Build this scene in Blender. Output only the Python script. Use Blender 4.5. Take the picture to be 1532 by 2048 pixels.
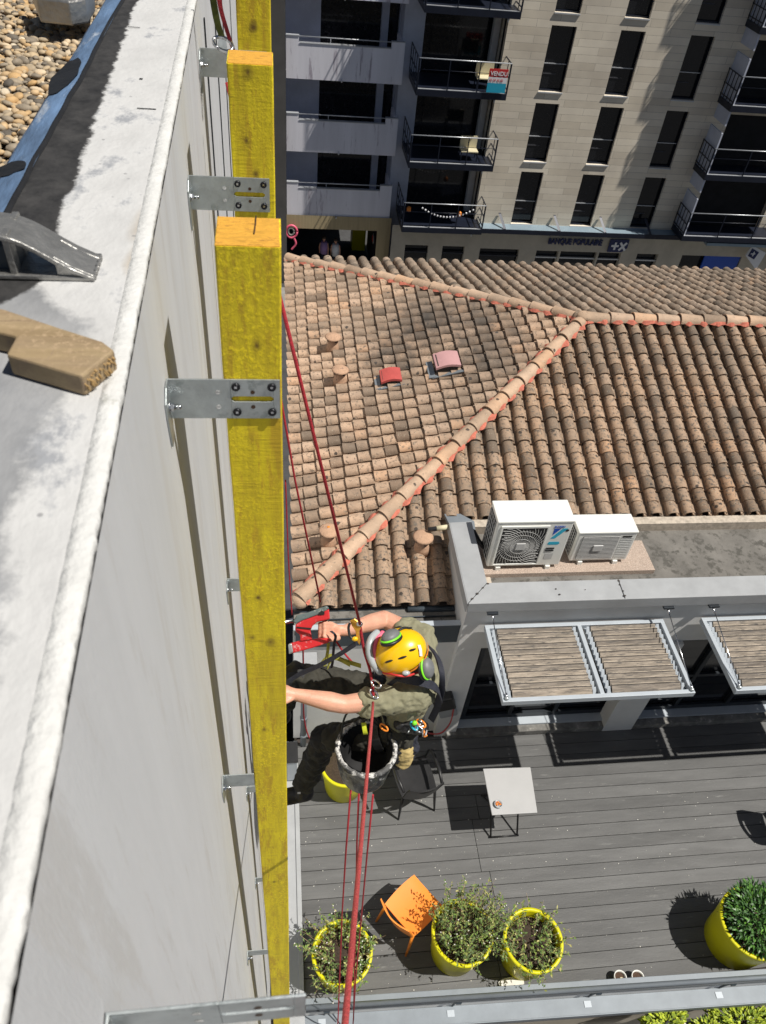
import bpy, bmesh, math, random
from mathutils import Vector, Matrix, noise
random.seed(7)
R=math.radians; V=Vector
for o in list(bpy.data.objects): bpy.data.objects.remove(o)
sc=bpy.context.scene; col=sc.collection
# ------------------------------------------------------------ camera
cR=V((0.99122445,-0.10230706,0.08370993)); cU=V((0.0141975,0.71198751,0.70204858)); cF=V((0.13142495,0.69469925,-0.70719194)); FP=1527.609
cam_d=bpy.data.cameras.new('camera'); cam=bpy.data.objects.new('camera',cam_d); col.objects.link(cam)
cam.matrix_world=Matrix(((cR.x,cU.x,-cF.x,0),(cR.y,cU.y,-cF.y,0),(cR.z,cU.z,-cF.z,0),(0,0,0,1)))
cam_d.sensor_fit='VERTICAL'; cam_d.sensor_height=24; cam_d.lens=24*FP/2048
cam_d.clip_start=.02; cam_d.clip_end=3000
cam_d.dof.use_dof=True; cam_d.dof.focus_distance=3.6; cam_d.dof.aperture_fstop=8
sc.camera=cam
# ------------------------------------------------------------ light
SD=V((.50,-.19,1.0)).normalized()
w=bpy.data.worlds.new('World'); sc.world=w; w.use_nodes=True
nt=w.node_tree; sky=nt.nodes.new('ShaderNodeTexSky'); sky.sky_type='NISHITA'; sky.sun_disc=False
sky.sun_elevation=math.asin(SD.z); sky.sun_rotation=math.atan2(SD.x,SD.y)
nt.links.new(sky.outputs[0],nt.nodes['Background'].inputs[0]); nt.nodes['Background'].inputs[1].default_value=.034
sl=bpy.data.lights.new('sun','SUN'); sl.energy=5.0; sl.angle=R(.5); sl.color=(1,.955,.88)
so=bpy.data.objects.new('sun',sl); col.objects.link(so); so.rotation_euler=SD.to_track_quat('Z','Y').to_euler()
sc.view_settings.view_transform='Standard'; sc.view_settings.look='None'; sc.view_settings.exposure=0.08; sc.view_settings.gamma=1
# ------------------------------------------------------------ measuring helper: a point of the place seen in a given direction, on a known plane
def ray(x,y): return cF+cR*((x-766)/FP)-cU*((y-1024)/FP)
def at(x,y,X=None,Y=None,Z=None,t=None):
    r=ray(x,y)
    if X is not None: return r*(X/r.x)
    if Y is not None: return r*(Y/r.y)
    if Z is not None: return r*(Z/r.z)
    return r*t
# ------------------------------------------------------------ mesh builder
class MB:
    def __init__(s): s.v=[];s.f=[];s.sm=[];s.t=[];s.cur=.5
    def vert(s,p): s.v.append((p[0],p[1],p[2]));s.t.append(s.cur);return len(s.v)-1
    def face(s,ids,sm=False): s.f.append(tuple(ids));s.sm.append(sm)
    def quad(s,a,b,c,d,sm=False): s.face([s.vert(p) for p in (a,b,c,d)],sm)
    def box(s,x0,x1,y0,y1,z0,z1,M=None):
        p=[V((x,y,z)) for z in (z0,z1) for y in (y0,y1) for x in (x0,x1)]
        if M is not None: p=[M@q for q in p]
        i=[s.vert(q) for q in p]
        for f in ((0,2,3,1),(4,5,7,6),(0,1,5,4),(2,6,7,3),(0,4,6,2),(1,3,7,5)): s.face([i[k] for k in f])
        return s
    def rings(s,rs,close=True,cap=True,sm=True):
        ids=[[s.vert(p) for p in r] for r in rs]; n=len(rs[0])
        for a,b in zip(ids,ids[1:]):
            for k in range(n if close else n-1): s.face((a[k],a[(k+1)%n],b[(k+1)%n],b[k]),sm)
        if cap:
            s.face(ids[0][::-1]); s.face(ids[-1])
        return ids
    def tube(s,pts,r,n=8,cap=True,sm=True):
        pts=[V(p) for p in pts]; rs=r if isinstance(r,(list,tuple)) else [r]*len(pts)
        out=[]; pu=None
        for i,p in enumerate(pts):
            d=(pts[min(i+1,len(pts)-1)]-pts[max(i-1,0)])
            if d.length<1e-9: d=V((0,0,1))
            d.normalize()
            if pu is None: pu=d.orthogonal().normalized()
            u=(pu-d*pu.dot(d)); 
            if u.length<1e-6: u=d.orthogonal()
            u.normalize(); pu=u; v2=d.cross(u)
            out.append([p+(u*math.cos(a)+v2*math.sin(a))*rs[i] for a in [2*math.pi*k/n for k in range(n)]])
        s.rings(out,True,cap,sm); return s
    def lathe(s,c,prof,n=24,ax=V((0,0,1)),cap=True,sm=True):
        ax=V(ax).normalized(); u=ax.orthogonal().normalized(); v2=ax.cross(u); c=V(c)
        s.rings([[c+ax*h+(u*math.cos(2*math.pi*k/n)+v2*math.sin(2*math.pi*k/n))*r for k in range(n)] for r,h in prof],True,cap,sm); return s
    def ball(s,c,rx,ry,rz,n=14,m=9,M=None):
        c=V(c); rs=[]
        for j in range(m+1):
            a=math.pi*(j+.02)/(m+.04)-math.pi/2; ring=[]
            for k in range(n):
                b=2*math.pi*k/n; q=V((rx*math.cos(a)*math.cos(b),ry*math.cos(a)*math.sin(b),rz*math.sin(a)))
                ring.append(c+(M@q if M is not None else q))
            rs.append(ring)
        s.rings(rs); return s
    def prism(s,poly,ext):
        poly=[V(p) for p in poly]; ext=V(ext); n=len(poly)
        a=[s.vert(p) for p in poly]; b=[s.vert(p+ext) for p in poly]
        s.face(a); s.face(b[::-1])
        for k in range(n): s.face((a[k],b[k],b[(k+1)%n],a[(k+1)%n]))
        return s
    def band(s,pts,wv,th=.004):   # flat strap along pts with half-width vectors
        pts=[V(p) for p in pts]; rs=[]
        for i,p in enumerate(pts):
            d=(pts[min(i+1,len(pts)-1)]-pts[max(i-1,0)]).normalized(); q=V(wv[i] if isinstance(wv,list) else wv)
            nn=d.cross(q).normalized()*th/2
            rs.append([p-q-nn,p+q-nn,p+q+nn,p-q+nn])
        s.rings(rs,True,True,False); return s
    def build(s,name,mat,parent=None,bevel=0,fix=True,seg=2):
        me=bpy.data.meshes.new(name); me.from_pydata(s.v,[],s.f); 
        at_=me.attributes.new('tint','FLOAT','POINT'); at_.data.foreach_set('value',s.t)
        me.polygons.foreach_set('use_smooth',s.sm)
        if fix:
            b=bmesh.new(); b.from_mesh(me); bmesh.ops.recalc_face_normals(b,faces=b.faces); b.to_mesh(me); b.free()
        me.materials.append(mat); o=bpy.data.objects.new(name,me); col.objects.link(o)
        if parent:
            o.parent=parent
            if parent.name in WORLD: o.matrix_parent_inverse=Matrix.Translation(-parent.location)
        if bevel:
            m=o.modifiers.new('bevel','BEVEL'); m.width=bevel; m.segments=seg; m.limit_method='ANGLE'; m.angle_limit=R(50)
        return o
WORLD=set()
def tag(o,label=None,cat=None,group=None,kind=None):
    if label:o['label']=label
    if cat:o['category']=cat
    if group:o['group']=group
    if kind:o['kind']=kind
    return o
def empty(name,loc=(0,0,0),label=None,cat=None,group=None,rz=0):
    o=bpy.data.objects.new(name,None); col.objects.link(o); o.location=loc; o.rotation_euler=(0,0,rz); o.empty_display_size=.1
    return tag(o,label,cat,group)
def wempty(name,loc,label,cat,group=None):      # a thing whose parts are modelled in place
    o=empty(name,loc,label,cat,group); WORLD.add(o.name); return o
def rel(root,*obs):      # children were modelled in place: hang them under a root that stands elsewhere
    for o in obs:
        o.parent=root; o.matrix_parent_inverse=Matrix.Translation(-root.location)
def copy_tree(o,parent=None):
    c=o.copy(); col.objects.link(c); c.parent=parent
    for ch in o.children: copy_tree(ch,c)
    return c
# ------------------------------------------------------------ materials
def nodes(m):
    m.use_nodes=True; t=m.node_tree; return t,t.nodes,t.links,t.nodes['Principled BSDF']
def ramp(N,stops):
    r=N.new('ShaderNodeValToRGB'); e=r.color_ramp.elements
    while len(e)<len(stops): e.new(.5)
    for k,(p,c) in enumerate(stops):
        e[k].position=p; e[k].color=(*c,1) if len(c)==3 else c
    return r
def mat(name,c,rough=.7,metal=0,var=.15,scale=8,bump=0,bscale=40,spot=None,spots=.62,sscale=14,stretch=(1,1,1),coat=0,c2=None,detail=6,trans=0,alpha=1,tint=None):
    m=bpy.data.materials.new(name); t,N,L,B=nodes(m)
    tc=N.new('ShaderNodeTexCoord'); mp=N.new('ShaderNodeMapping'); mp.inputs['Scale'].default_value=stretch; L.new(tc.outputs['Object'],mp.inputs[0])
    nz=N.new('ShaderNodeTexNoise'); nz.inputs['Scale'].default_value=scale; nz.inputs['Detail'].default_value=detail; nz.inputs['Roughness'].default_value=.65; L.new(mp.outputs[0],nz.inputs[0])
    a=tuple(x*(1-var) for x in c); b=tuple(min(1,x*(1+var)) for x in (c2 or c))
    rp=ramp(N,[(.3,a),(.7,b)]); L.new(nz.outputs[0],rp.inputs[0]); out=rp.outputs[0]
    if tint:
        ta=N.new('ShaderNodeAttribute'); ta.attribute_name='tint'; tr=ramp(N,tint); tr.color_ramp.interpolation='LINEAR'; L.new(ta.outputs['Fac'],tr.inputs[0])
        mx=N.new('ShaderNodeMixRGB'); mx.blend_type='MULTIPLY'; mx.inputs[0].default_value=1; L.new(out,mx.inputs[1]); L.new(tr.outputs[0],mx.inputs[2]); out=mx.outputs[0]
    if spot:
        n2=N.new('ShaderNodeTexNoise'); n2.inputs['Scale'].default_value=sscale; n2.inputs['Detail'].default_value=8; n2.inputs['Roughness'].default_value=.7; L.new(mp.outputs[0],n2.inputs[0])
        r2=ramp(N,[(spots-.03,(0,0,0)),(spots+.05,(1,1,1))]); L.new(n2.outputs[0],r2.inputs[0])
        mx=N.new('ShaderNodeMixRGB'); L.new(r2.outputs[0],mx.inputs[0]); L.new(out,mx.inputs[1]); mx.inputs[2].default_value=(*spot,1); out=mx.outputs[0]
    L.new(out,B.inputs['Base Color'])
    B.inputs['Roughness'].default_value=rough; B.inputs['Metallic'].default_value=metal; B.inputs['Coat Weight'].default_value=coat
    B.inputs['Transmission Weight'].default_value=trans; B.inputs['Alpha'].default_value=alpha
    if bump:
        n3=N.new('ShaderNodeTexNoise'); n3.inputs['Scale'].default_value=bscale; n3.inputs['Detail'].default_value=5; L.new(mp.outputs[0],n3.inputs[0])
        bp=N.new('ShaderNodeBump'); bp.inputs['Strength'].default_value=bump; bp.inputs['Distance'].default_value=.01; L.new(n3.outputs[0],bp.inputs['Height']); L.new(bp.outputs[0],B.inputs['Normal'])
    m['out']=0; return m
def mix_in(m,fac_socket,c,c_socket=None):   # lay another colour over a material where fac is 1
    t=m.node_tree;N=t.nodes;L=t.links;B=N['Principled BSDF']; old=B.inputs['Base Color'].links[0].from_socket
    mx=N.new('ShaderNodeMixRGB'); L.new(fac_socket,mx.inputs[0]); L.new(old,mx.inputs[1])
    if c_socket: L.new(c_socket,mx.inputs[2])
    else: mx.inputs[2].default_value=(*c,1)
    L.new(mx.outputs[0],B.inputs['Base Color']); return mx
def emis(name,c,s):
    m=bpy.data.materials.new(name); t,N,L,B=nodes(m); B.inputs['Base Color'].default_value=(*c,1); B.inputs['Emission Color'].default_value=(*c,1); B.inputs['Emission Strength'].default_value=s; return m
def mathn(N,L,op,a,b=None,clamp=False):
    n=N.new('ShaderNodeMath'); n.operation=op; n.use_clamp=clamp
    for i,x in enumerate((a,b)):
        if x is None: continue
        if isinstance(x,(int,float)): n.inputs[i].default_value=x
        else: L.new(x,n.inputs[i])
    return n.outputs[0]
M={}
TT=[(0,(.38,.36,.34)),(.25,(.68,.64,.6)),(.5,(1,.93,.86)),(.75,(1.04,1,.97)),(1,(1.1,.94,.8))]
def tile_mat(name,c,dark,spots,soot=None):
    m=mat(name,c,.85,0,.16,9,.35,60,spot=dark,spots=spots,sscale=26,tint=TT)
    t=m.node_tree;N=t.nodes;L=t.links; tc=N.new('ShaderNodeTexCoord')
    n=N.new('ShaderNodeTexNoise'); n.inputs['Scale'].default_value=70; n.inputs['Detail'].default_value=3; L.new(tc.outputs['Object'],n.inputs[0])
    r=ramp(N,[(.66,(0,0,0)),(.7,(1,1,1))]); L.new(n.outputs[0],r.inputs[0]); mix_in(m,r.outputs[0],(.55,.5,.38))
    n=N.new('ShaderNodeTexNoise'); n.inputs['Scale'].default_value=1.3; n.inputs['Detail'].default_value=4; L.new(tc.outputs['Object'],n.inputs[0])
    r=ramp(N,[(.42,(0,0,0)),(.72,(.6,.6,.6))]); L.new(n.outputs[0],r.inputs[0]); mix_in(m,r.outputs[0],(.17,.14,.11))
    v=N.new('ShaderNodeTexVoronoi'); v.inputs['Scale'].default_value=4.5; L.new(tc.outputs['Object'],v.inputs[0]); n=N.new('ShaderNodeTexNoise'); n.inputs['Scale'].default_value=40; L.new(tc.outputs['Object'],n.inputs[0]); r=ramp(N,[(.085,(.9,)*3),(.115,(0,0,0))]); L.new(mathn(N,L,'ADD',v.outputs['Distance'],mathn(N,L,'MULTIPLY',mathn(N,L,'SUBTRACT',n.outputs[0],.5),.12)),r.inputs[0]); mix_in(m,r.outputs[0],(.035,.03,.027))
    if soot:
        for (p,rad,amt) in soot:
            g=N.new('ShaderNodeVectorMath'); g.operation='DISTANCE'; L.new(tc.outputs['Object'],g.inputs[0]); g.inputs[1].default_value=p
            n=N.new('ShaderNodeTexNoise'); n.inputs['Scale'].default_value=6; n.inputs['Detail'].default_value=5; L.new(tc.outputs['Object'],n.inputs[0])
            k=mathn(N,L,'ADD',g.outputs['Value'],mathn(N,L,'MULTIPLY',mathn(N,L,'SUBTRACT',n.outputs[0],.5),1.1))
            r=ramp(N,[(0,(amt,)*3),(rad,(0,0,0))]); L.new(k,r.inputs[0]); mix_in(m,r.outputs[0],(.05,.045,.04))
    return m
M['tile_left']=tile_mat('terracotta tiles of the hip end',(.46,.34,.25),(.20,.145,.105),.56,[((2.1,9.35,-5.75),1.0,.9),((1.5,8.75,-5.9),.6,.7),((2.75,8.3,-5.6),.75,.75),((2.9,9.1,-5.5),.8,.6)])
M['tile_front']=tile_mat('weathered terracotta tiles',(.375,.27,.19),(.12,.098,.078),.545)
M['tile_back']=tile_mat('grey brown roof tiles',(.34,.27,.21),(.12,.1,.08),.56)
M['tile_hip']=tile_mat('buff ridge tiles',(.50,.37,.27),(.16,.13,.1),.63)
M['mortar']=mat('salmon red ridge mortar',(.50,.15,.10),.9,0,.3,20,.8,30)
M['under']=mat('dark roof underlay',(.05,.04,.035),.95)
M['zinc']=mat('grey blue painted metal',(.20,.225,.25),.5,.2,.12,3,.05,10,spot=(.33,.34,.34),spots=.7,sscale=20)
M['coping']=mat('grey parapet coping',(.33,.34,.35),.6,.1,.1,4,.05,30,spot=(.2,.2,.2),spots=.7,sscale=15)
M['slate_metal']=mat('slate blue painted fascia',(.05,.065,.08),.5,.1,.1,3)
M['dark_metal']=mat('dark anthracite metal',(.02,.025,.032),.45,.3,.2,4)
M['wall_white']=mat('off white terrace render',(.62,.62,.61),.85,0,.08,3,.1,60)
M['deck']=mat('grey brown composite decking',(.098,.098,.097),.62,0,.22,2.2,.25,30,stretch=(.6,4,1),spot=(.16,.16,.155),spots=.64,sscale=5,tint=[(0,(.78,.78,.78)),(1,(1.15,1.15,1.15))])
M['roofing']=mat('mossy bitumen roofing',(.17,.16,.145),.95,0,.25,4,.6,120,spot=(.09,.085,.075),spots=.55,sscale=9)
M['pebbledash']=mat('pinkish washed aggregate slab',(.42,.33,.27),.95,0,.5,130,.9,120,spot=(.75,.68,.6),spots=.6,sscale=110)
M['plinth']=mat('stained grey concrete',(.16,.155,.145),.9,0,.5,6,.5,40,spot=(.38,.37,.33),spots=.63,sscale=12)
M['plinth2']=mat('pale clay flashing',(.46,.4,.33),.9,0,.3,16,.4,50)
M['glass']=mat('dark window glass',(.012,.013,.016),.08,0,.1)
M['black']=mat('black plastic',(.014,.014,.015),.42,0,.3,10)
M['white_paint']=mat('white painted metal casing',(.74,.74,.70),.4,0,.04,3)
M['grille_white']=mat('pale grey grille plastic',(.5,.5,.49),.5,0,.05)
M['steel']=mat('polished steel',(.62,.63,.65),.22,1,.08,10)
M['galv']=mat('galvanised steel',(.5,.54,.545),.42,.85,.16,24,.08,80,spot=(.36,.4,.4),spots=.6,sscale=30)
M['alu']=mat('cast aluminium',(.34,.335,.32),.42,.75,.22,18,.25,90)
M['screw']=mat('black oxide screw',(.03,.03,.034),.35,.8,.1)
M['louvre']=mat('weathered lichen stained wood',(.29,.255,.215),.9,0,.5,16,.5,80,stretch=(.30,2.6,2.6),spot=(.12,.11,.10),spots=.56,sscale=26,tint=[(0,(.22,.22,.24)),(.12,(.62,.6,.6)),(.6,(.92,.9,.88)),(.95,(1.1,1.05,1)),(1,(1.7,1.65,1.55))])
M['frame_paint']=mat('grey blue painted frame',(.42,.46,.5),.45,.1,.06,4)
M['skin']=mat('ruddy skin',(.64,.34,.235),.5,0,.14,12,.15,160,spot=(.55,.24,.17),spots=.6,sscale=16); M['skin'].node_tree.nodes['Principled BSDF'].inputs['Subsurface Weight'].default_value=.12; M['skin'].node_tree.nodes['Principled BSDF'].inputs['Subsurface Radius'].default_value=(.012,.005,.003)  # warm base tone with redder blotches
M['hair']=mat('brown hair',(.05,.03,.018),.7)
M['shirt']=mat('khaki cotton',(.235,.225,.145),.9,0,.12,10,.35,34,spot=(.20,.19,.125),spots=.6,sscale=22)
M['trouser']=mat('dark olive work trousers',(.035,.033,.025),.85,0,.35,14,.4,40)
M['knee']=mat('black knee patch',(.010,.010,.011),.7,0,.2,12,.2,60)
M['harness']=mat('navy grey webbing',(.022,.024,.036),.7,0,.3,40,.3,200)
M['boot']=mat('black leather boot',(.012,.012,.013),.5,0,.3,20,.2,60)
M['helmet']=mat('glossy yellow helmet shell',(.85,.50,.003),.3,0,.04,5,coat=.4,spot=(.55,.36,.06),spots=.72,sscale=60)
M['orange']=mat('orange moulded plastic',(.82,.25,.025),.45,0,.05,5)
M['lime']=mat('lime green plastic',(.22,.80,.03),.4,0,.05,5)
M['earcup']=mat('grey ear cup plastic',(.15,.155,.16),.5,0,.15,30)
M['pink']=mat('pink goggle band',(.80,.13,.22),.45,0,.1,10)
M['clear']=mat('clear grey goggle frame',(.38,.41,.43),.2,0,.1,10)
M['rope_red']=mat('red braided rope',(.38,.018,.03),.75,0,.35,160,.5,400,spot=(.6,.2,.2),spots=.68,sscale=200)
M['rope_pink']=mat('salmon red braided rope',(.52,.075,.075),.75,0,.3,150,.6,350,spot=(.7,.35,.3),spots=.66,sscale=160)
M['sling']=mat('olive webbing sling',(.10,.12,.02),.8,0,.3,60)
M['neon']=mat('neon yellow webbing',(.55,.60,.03),.7,0,.15,40)
M['olive_strap']=mat('lime olive webbing',(.36,.36,.06),.8,0,.25,50)
M['gold']=mat('anodised gold alloy',(.75,.38,.06),.3,.8,.2,15)
M['red_tool']=mat('dusty red tool housing',(.52,.02,.025),.42,0,.15,12,spot=(.62,.30,.30),spots=.6,sscale=26)
M['grey_tool']=mat('dusty grey tool head',(.10,.13,.13),.5,0,.3,14,spot=(.45,.42,.36),spots=.57,sscale=30)
M['bucket']=mat('black rubber with plaster splashes',(.022,.024,.027),.28,0,.4,12,.9,26,spot=(.45,.45,.44),spots=.62,sscale=24,stretch=(1.6,1.6,.6))
M['bucket_in']=mat('black bucket lining',(.005,.005,.006),.75,0,.3,20,spot=(.25,.25,.25),spots=.8,sscale=30)
M['plaster']=mat('dried plaster crust',(.09,.09,.09),.8,0,.4,20,.9,60,spot=(.62,.61,.59),spots=.5,sscale=17)
M['sand']=mat('sand coloured canvas',(.50,.38,.16),.85,0,.12,20,.3,60)
M['pot']=mat('lime yellow plastic pot',(.60,.57,.004),.42,0,.05,4)
M['soil']=mat('brown potting soil',(.045,.03,.02),.95,0,.5,60,.8,90)
M['weed']=mat('weed leaves',(.15,.20,.065),.6,0,.3,30,tint=[(0,(.25,.28,.22)),(.4,(.7,.8,.8)),(.6,(1.1,1.3,.7)),(.8,(1.7,1.4,1.2)),(1,(3.0,2.1,2.6))])
M['dryweed']=mat('dry stems',(.42,.33,.22),.8,0,.3,30,tint=[(0,(.5,.4,.35)),(1,(1.3,1.2,1.1))])
M['darkleaf']=mat('dark green strap leaves',(.06,.14,.035),.4,0,.2,20,tint=[(0,(.4,.5,.4)),(.6,(1,1,1)),(1,(2.2,2.2,1.2))])
M['shrub']=mat('yellow green shrub leaves',(.34,.42,.04),.5,0,.2,20,tint=[(0,(.3,.4,.4)),(1,(1.4,1.3,1))])
M['fluff']=mat('white seed heads',(.7,.68,.62),.9)
M['table']=mat('pale grey table top',(.40,.40,.40),.5,0,.04,4,spot=(.42,.42,.41),spots=.68,sscale=8)
M['asphalt']=mat('grey asphalt',(.06,.06,.062),.9,0,.25,3,.3,80)
M['pave']=mat('pale paving',(.25,.24,.22),.9,0,.2,2)
M['conc_balc']=mat('streaked white concrete balcony',(.80,.79,.85),.85,0,.10,1.2,.1,20,stretch=(1.2,1.2,.14),spot=(.40,.36,.42),spots=.60,sscale=2.6)
M['wall_blue']=mat('pale blue grey render',(.50,.53,.63),.9,0,.12,1.2)
M['wall_beige']=mat('beige ground floor render',(.46,.42,.35),.9,0,.12,1.5)
M['beige_panel']=mat('ribbed tan panel',(.42,.34,.2),.9,0,.15,2,stretch=(6,1,.2))
M['navy']=mat('dark navy balcony steel',(.012,.016,.03),.4,.2,.2,3)
M['rail_light']=mat('pale metal rail',(.55,.57,.6),.35,.4,.05)
M['canopy']=mat('pale blue metal canopy',(.26,.34,.40),.5,.2,.08,2)
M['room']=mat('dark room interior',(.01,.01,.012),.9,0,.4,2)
M['curtain']=mat('grey curtain',(.06,.06,.07),.9,0,.2,3)
M['blue_panel']=mat('royal blue sign panel',(.01,.07,.42),.5,0,.05)
M['sign_navy']=mat('navy sign',(.012,.022,.10),.4,0,.05)
M['sign_white']=mat('white lettering',(.8,.8,.82),.5,0,.02)
M['sign_red']=mat('red sign band',(.55,.03,.03),.5,0,.03)
M['sign_cyan']=mat('cyan sign band',(.02,.38,.55),.5,0,.03)
M['brown']=mat('dark brown',(.06,.03,.015),.8)
M['tape']=mat('cream insulation tape',(.62,.56,.38),.7,0,.1,20)
M['pink_sq']=mat('dusty pink vent cover',(.48,.27,.27),.6,0,.08,6)
M['red_sq']=mat('brick red vent cover',(.45,.08,.07),.6,0,.1,6)
M['terracotta']=mat('terracotta vent pot',(.46,.29,.19),.9,0,.2,20,.5,70,spot=(.2,.13,.1),spots=.6,sscale=20)
# stone cladding
def cladding():
    m=bpy.data.materials.new('pale limestone cladding'); t,N,L,B=nodes(m); tc=N.new('ShaderNodeTexCoord'); sp=N.new('ShaderNodeSeparateXYZ'); cb=N.new('ShaderNodeCombineXYZ')
    L.new(tc.outputs['Object'],sp.inputs[0]); L.new(sp.outputs[0],cb.inputs[0]); L.new(sp.outputs[2],cb.inputs[1])
    br=N.new('ShaderNodeTexBrick'); L.new(cb.outputs[0],br.inputs[0]); br.inputs['Scale'].default_value=1; br.inputs['Brick Width'].default_value=1.9; br.inputs['Row Height'].default_value=.29; br.inputs['Mortar Size'].default_value=.007
    br.inputs['Color1'].default_value=(.70,.63,.52,1); br.inputs['Color2'].default_value=(.86,.79,.67,1); br.inputs['Mortar'].default_value=(.45,.41,.35,1); br.inputs['Bias'].default_value=.1
    n=N.new('ShaderNodeTexNoise'); n.inputs['Scale'].default_value=.7; n.inputs['Detail'].default_value=8; L.new(tc.outputs['Object'],n.inputs[0])
    r=ramp(N,[(.3,(.82,.80,.78)),(.7,(1.06,1.04,1))]); L.new(n.outputs[0],r.inputs[0]); mx=N.new('ShaderNodeMixRGB'); mx.blend_type='MULTIPLY'; mx.inputs[0].default_value=1; L.new(br.outputs[0],mx.inputs[1]); L.new(r.outputs[0],mx.inputs[2]); L.new(mx.outputs[0],B.inputs['Base Color'])
    bp=N.new('ShaderNodeBump'); bp.inputs['Distance'].default_value=.01; bp.inputs['Strength'].default_value=.3; L.new(br.outputs['Fac'],bp.inputs['Height']); bp.invert=True; L.new(bp.outputs[0],B.inputs['Normal']); B.inputs['Roughness'].default_value=.9
    return m
M['stone']=cladding()
# timber
def timber(name,c,c2,grain=(8,8,1.2),spot=None,bump=.6,knots=True,sp=.6):
    m=mat(name,c,.72,0,.10,5,0,stretch=grain,c2=c2,spot=spot,spots=sp,sscale=6)
    t=m.node_tree;N=t.nodes;L=t.links;B=N['Principled BSDF']; tc=N.new('ShaderNodeTexCoord')
    def nz(sc_,st,det=4,ro=.6):
        mp=N.new('ShaderNodeMapping'); mp.inputs['Scale'].default_value=st; L.new(tc.outputs['Object'],mp.inputs[0]); n=N.new('ShaderNodeTexNoise'); n.inputs['Scale'].default_value=sc_; n.inputs['Detail'].default_value=det; n.inputs['Roughness'].default_value=ro; L.new(mp.outputs[0],n.inputs[0]); return n.outputs[0]
    up=grain[2]<grain[0]
    fibre=nz(60,(1,1,.05) if up else (.05,1,1),5,.7); saw=nz(70,(.25,.25,2.4) if up else (2.4,.3,.3),3); rough=nz(150,(1,1,.8),5,.75); area=nz(4.5,(1,1,.7),3)
    ra=ramp(N,[(.42,(0,)*3),(.56,(1,)*3)]); L.new(area,ra.inputs[0]); ia=mathn(N,L,'SUBTRACT',1,ra.outputs[0])
    h=mathn(N,L,'ADD',mathn(N,L,'MULTIPLY',rough,mathn(N,L,'ADD',mathn(N,L,'MULTIPLY',ra.outputs[0],.9),.12)),mathn(N,L,'ADD',mathn(N,L,'MULTIPLY',mathn(N,L,'MULTIPLY',saw,ia),.45),mathn(N,L,'MULTIPLY',fibre,.25)))
    bp=N.new('ShaderNodeBump'); bp.inputs['Strength'].default_value=bump; bp.inputs['Distance'].default_value=.004; L.new(h,bp.inputs['Height']); L.new(bp.outputs[0],B.inputs['Normal'])
    rf=ramp(N,[(.38,(.42,)*3),(.55,(0,)*3)]); L.new(fibre,rf.inputs[0]); mix_in(m,rf.outputs[0],(c[0]*.62,c[1]*.60,c[2]*.8))
    rr=ramp(N,[(.52,(0,)*3),(.62,(.8,)*3)]); L.new(rough,rr.inputs[0]); mix_in(m,mathn(N,L,'MULTIPLY',rr.outputs[0],ra.outputs[0]),(c2[0]*1.25,c2[1]*1.2,c2[2]*1.3))
    rs=ramp(N,[(.60,(0,)*3),(.68,(.45,)*3)]); L.new(saw,rs.inputs[0]); mix_in(m,mathn(N,L,'MULTIPLY',rs.outputs[0],ia),(c[0]*.55,c[1]*.5,c[2]))
    if knots:
        wn=N.new('ShaderNodeTexNoise'); wn.inputs['Scale'].default_value=60; L.new(tc.outputs['Object'],wn.inputs[0])
        for (kx,ky,kz,kr) in ((-.048,1.5,-.425,.010),(-.055,1.5,-.54,.008),(-.040,1.5,-.60,.006),(-.060,.885,-1.245,.0065),(-.026,.885,-1.262,.010),(-.047,.885,-1.605,.007),(-.041,.885,-2.57,.006),(-.045,.885,-1.12,.007),(-.05,2.11,-.50,.012),(-.03,.885,-.58,.005)):
            g=N.new('ShaderNodeVectorMath'); g.operation='DISTANCE'; ms=N.new('ShaderNodeMapping'); ms.inputs['Scale'].default_value=(1,1,.7); L.new(tc.outputs['Object'],ms.inputs[0]); L.new(ms.outputs[0],g.inputs[0]); g.inputs[1].default_value=(kx,ky,kz*.7)
            e=mathn(N,L,'ADD',g.outputs['Value'],mathn(N,L,'MULTIPLY',mathn(N,L,'SUBTRACT',wn.outputs[0],.5),kr*.9))
            rk=ramp(N,[(0,(.95,)*3),(kr*.3,(.8,)*3),(kr*.5,(.35,)*3),(kr*.7,(.6,)*3),(kr*.9,(.15,)*3),(kr*2.2,(0,0,0))]); L.new(e,rk.inputs[0]); mix_in(m,rk.outputs[0],(.12,.06,.012))
        v=N.new('ShaderNodeTexVoronoi'); v.inputs['Scale'].default_value=4.2; mk=N.new('ShaderNodeMapping'); mk.inputs['Scale'].default_value=(1,1,.8); mk.inputs['Location'].default_value=(.3,.1,.2); L.new(tc.outputs['Object'],mk.inputs[0]); L.new(mk.outputs[0],v.inputs[0])
        rk=ramp(N,[(0,(.95,)*3),(.035,(.75,)*3),(.05,(.30,)*3),(.16,(0,0,0))]); L.new(v.outputs['Distance'],rk.inputs[0]); mix_in(m,rk.outputs[0],(.13,.07,.012))
    return m
M['post']=timber('rough sawn yellow treated timber',(.70,.52,.018),(.82,.67,.012),spot=(.60,.40,.02),sp=.56)
M['endgrain']=mat('orange sawn end grain',(.74,.38,.045),.8,0,.3,30,.5,90,stretch=(1,5,1),spot=(.42,.2,.03),spots=.57,sscale=30)
M['offcut']=timber('weathered timber offcut',(.30,.215,.115),(.36,.27,.155),grain=(1.5,10,10),spot=(.2,.14,.08),bump=.3,knots=False)
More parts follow.
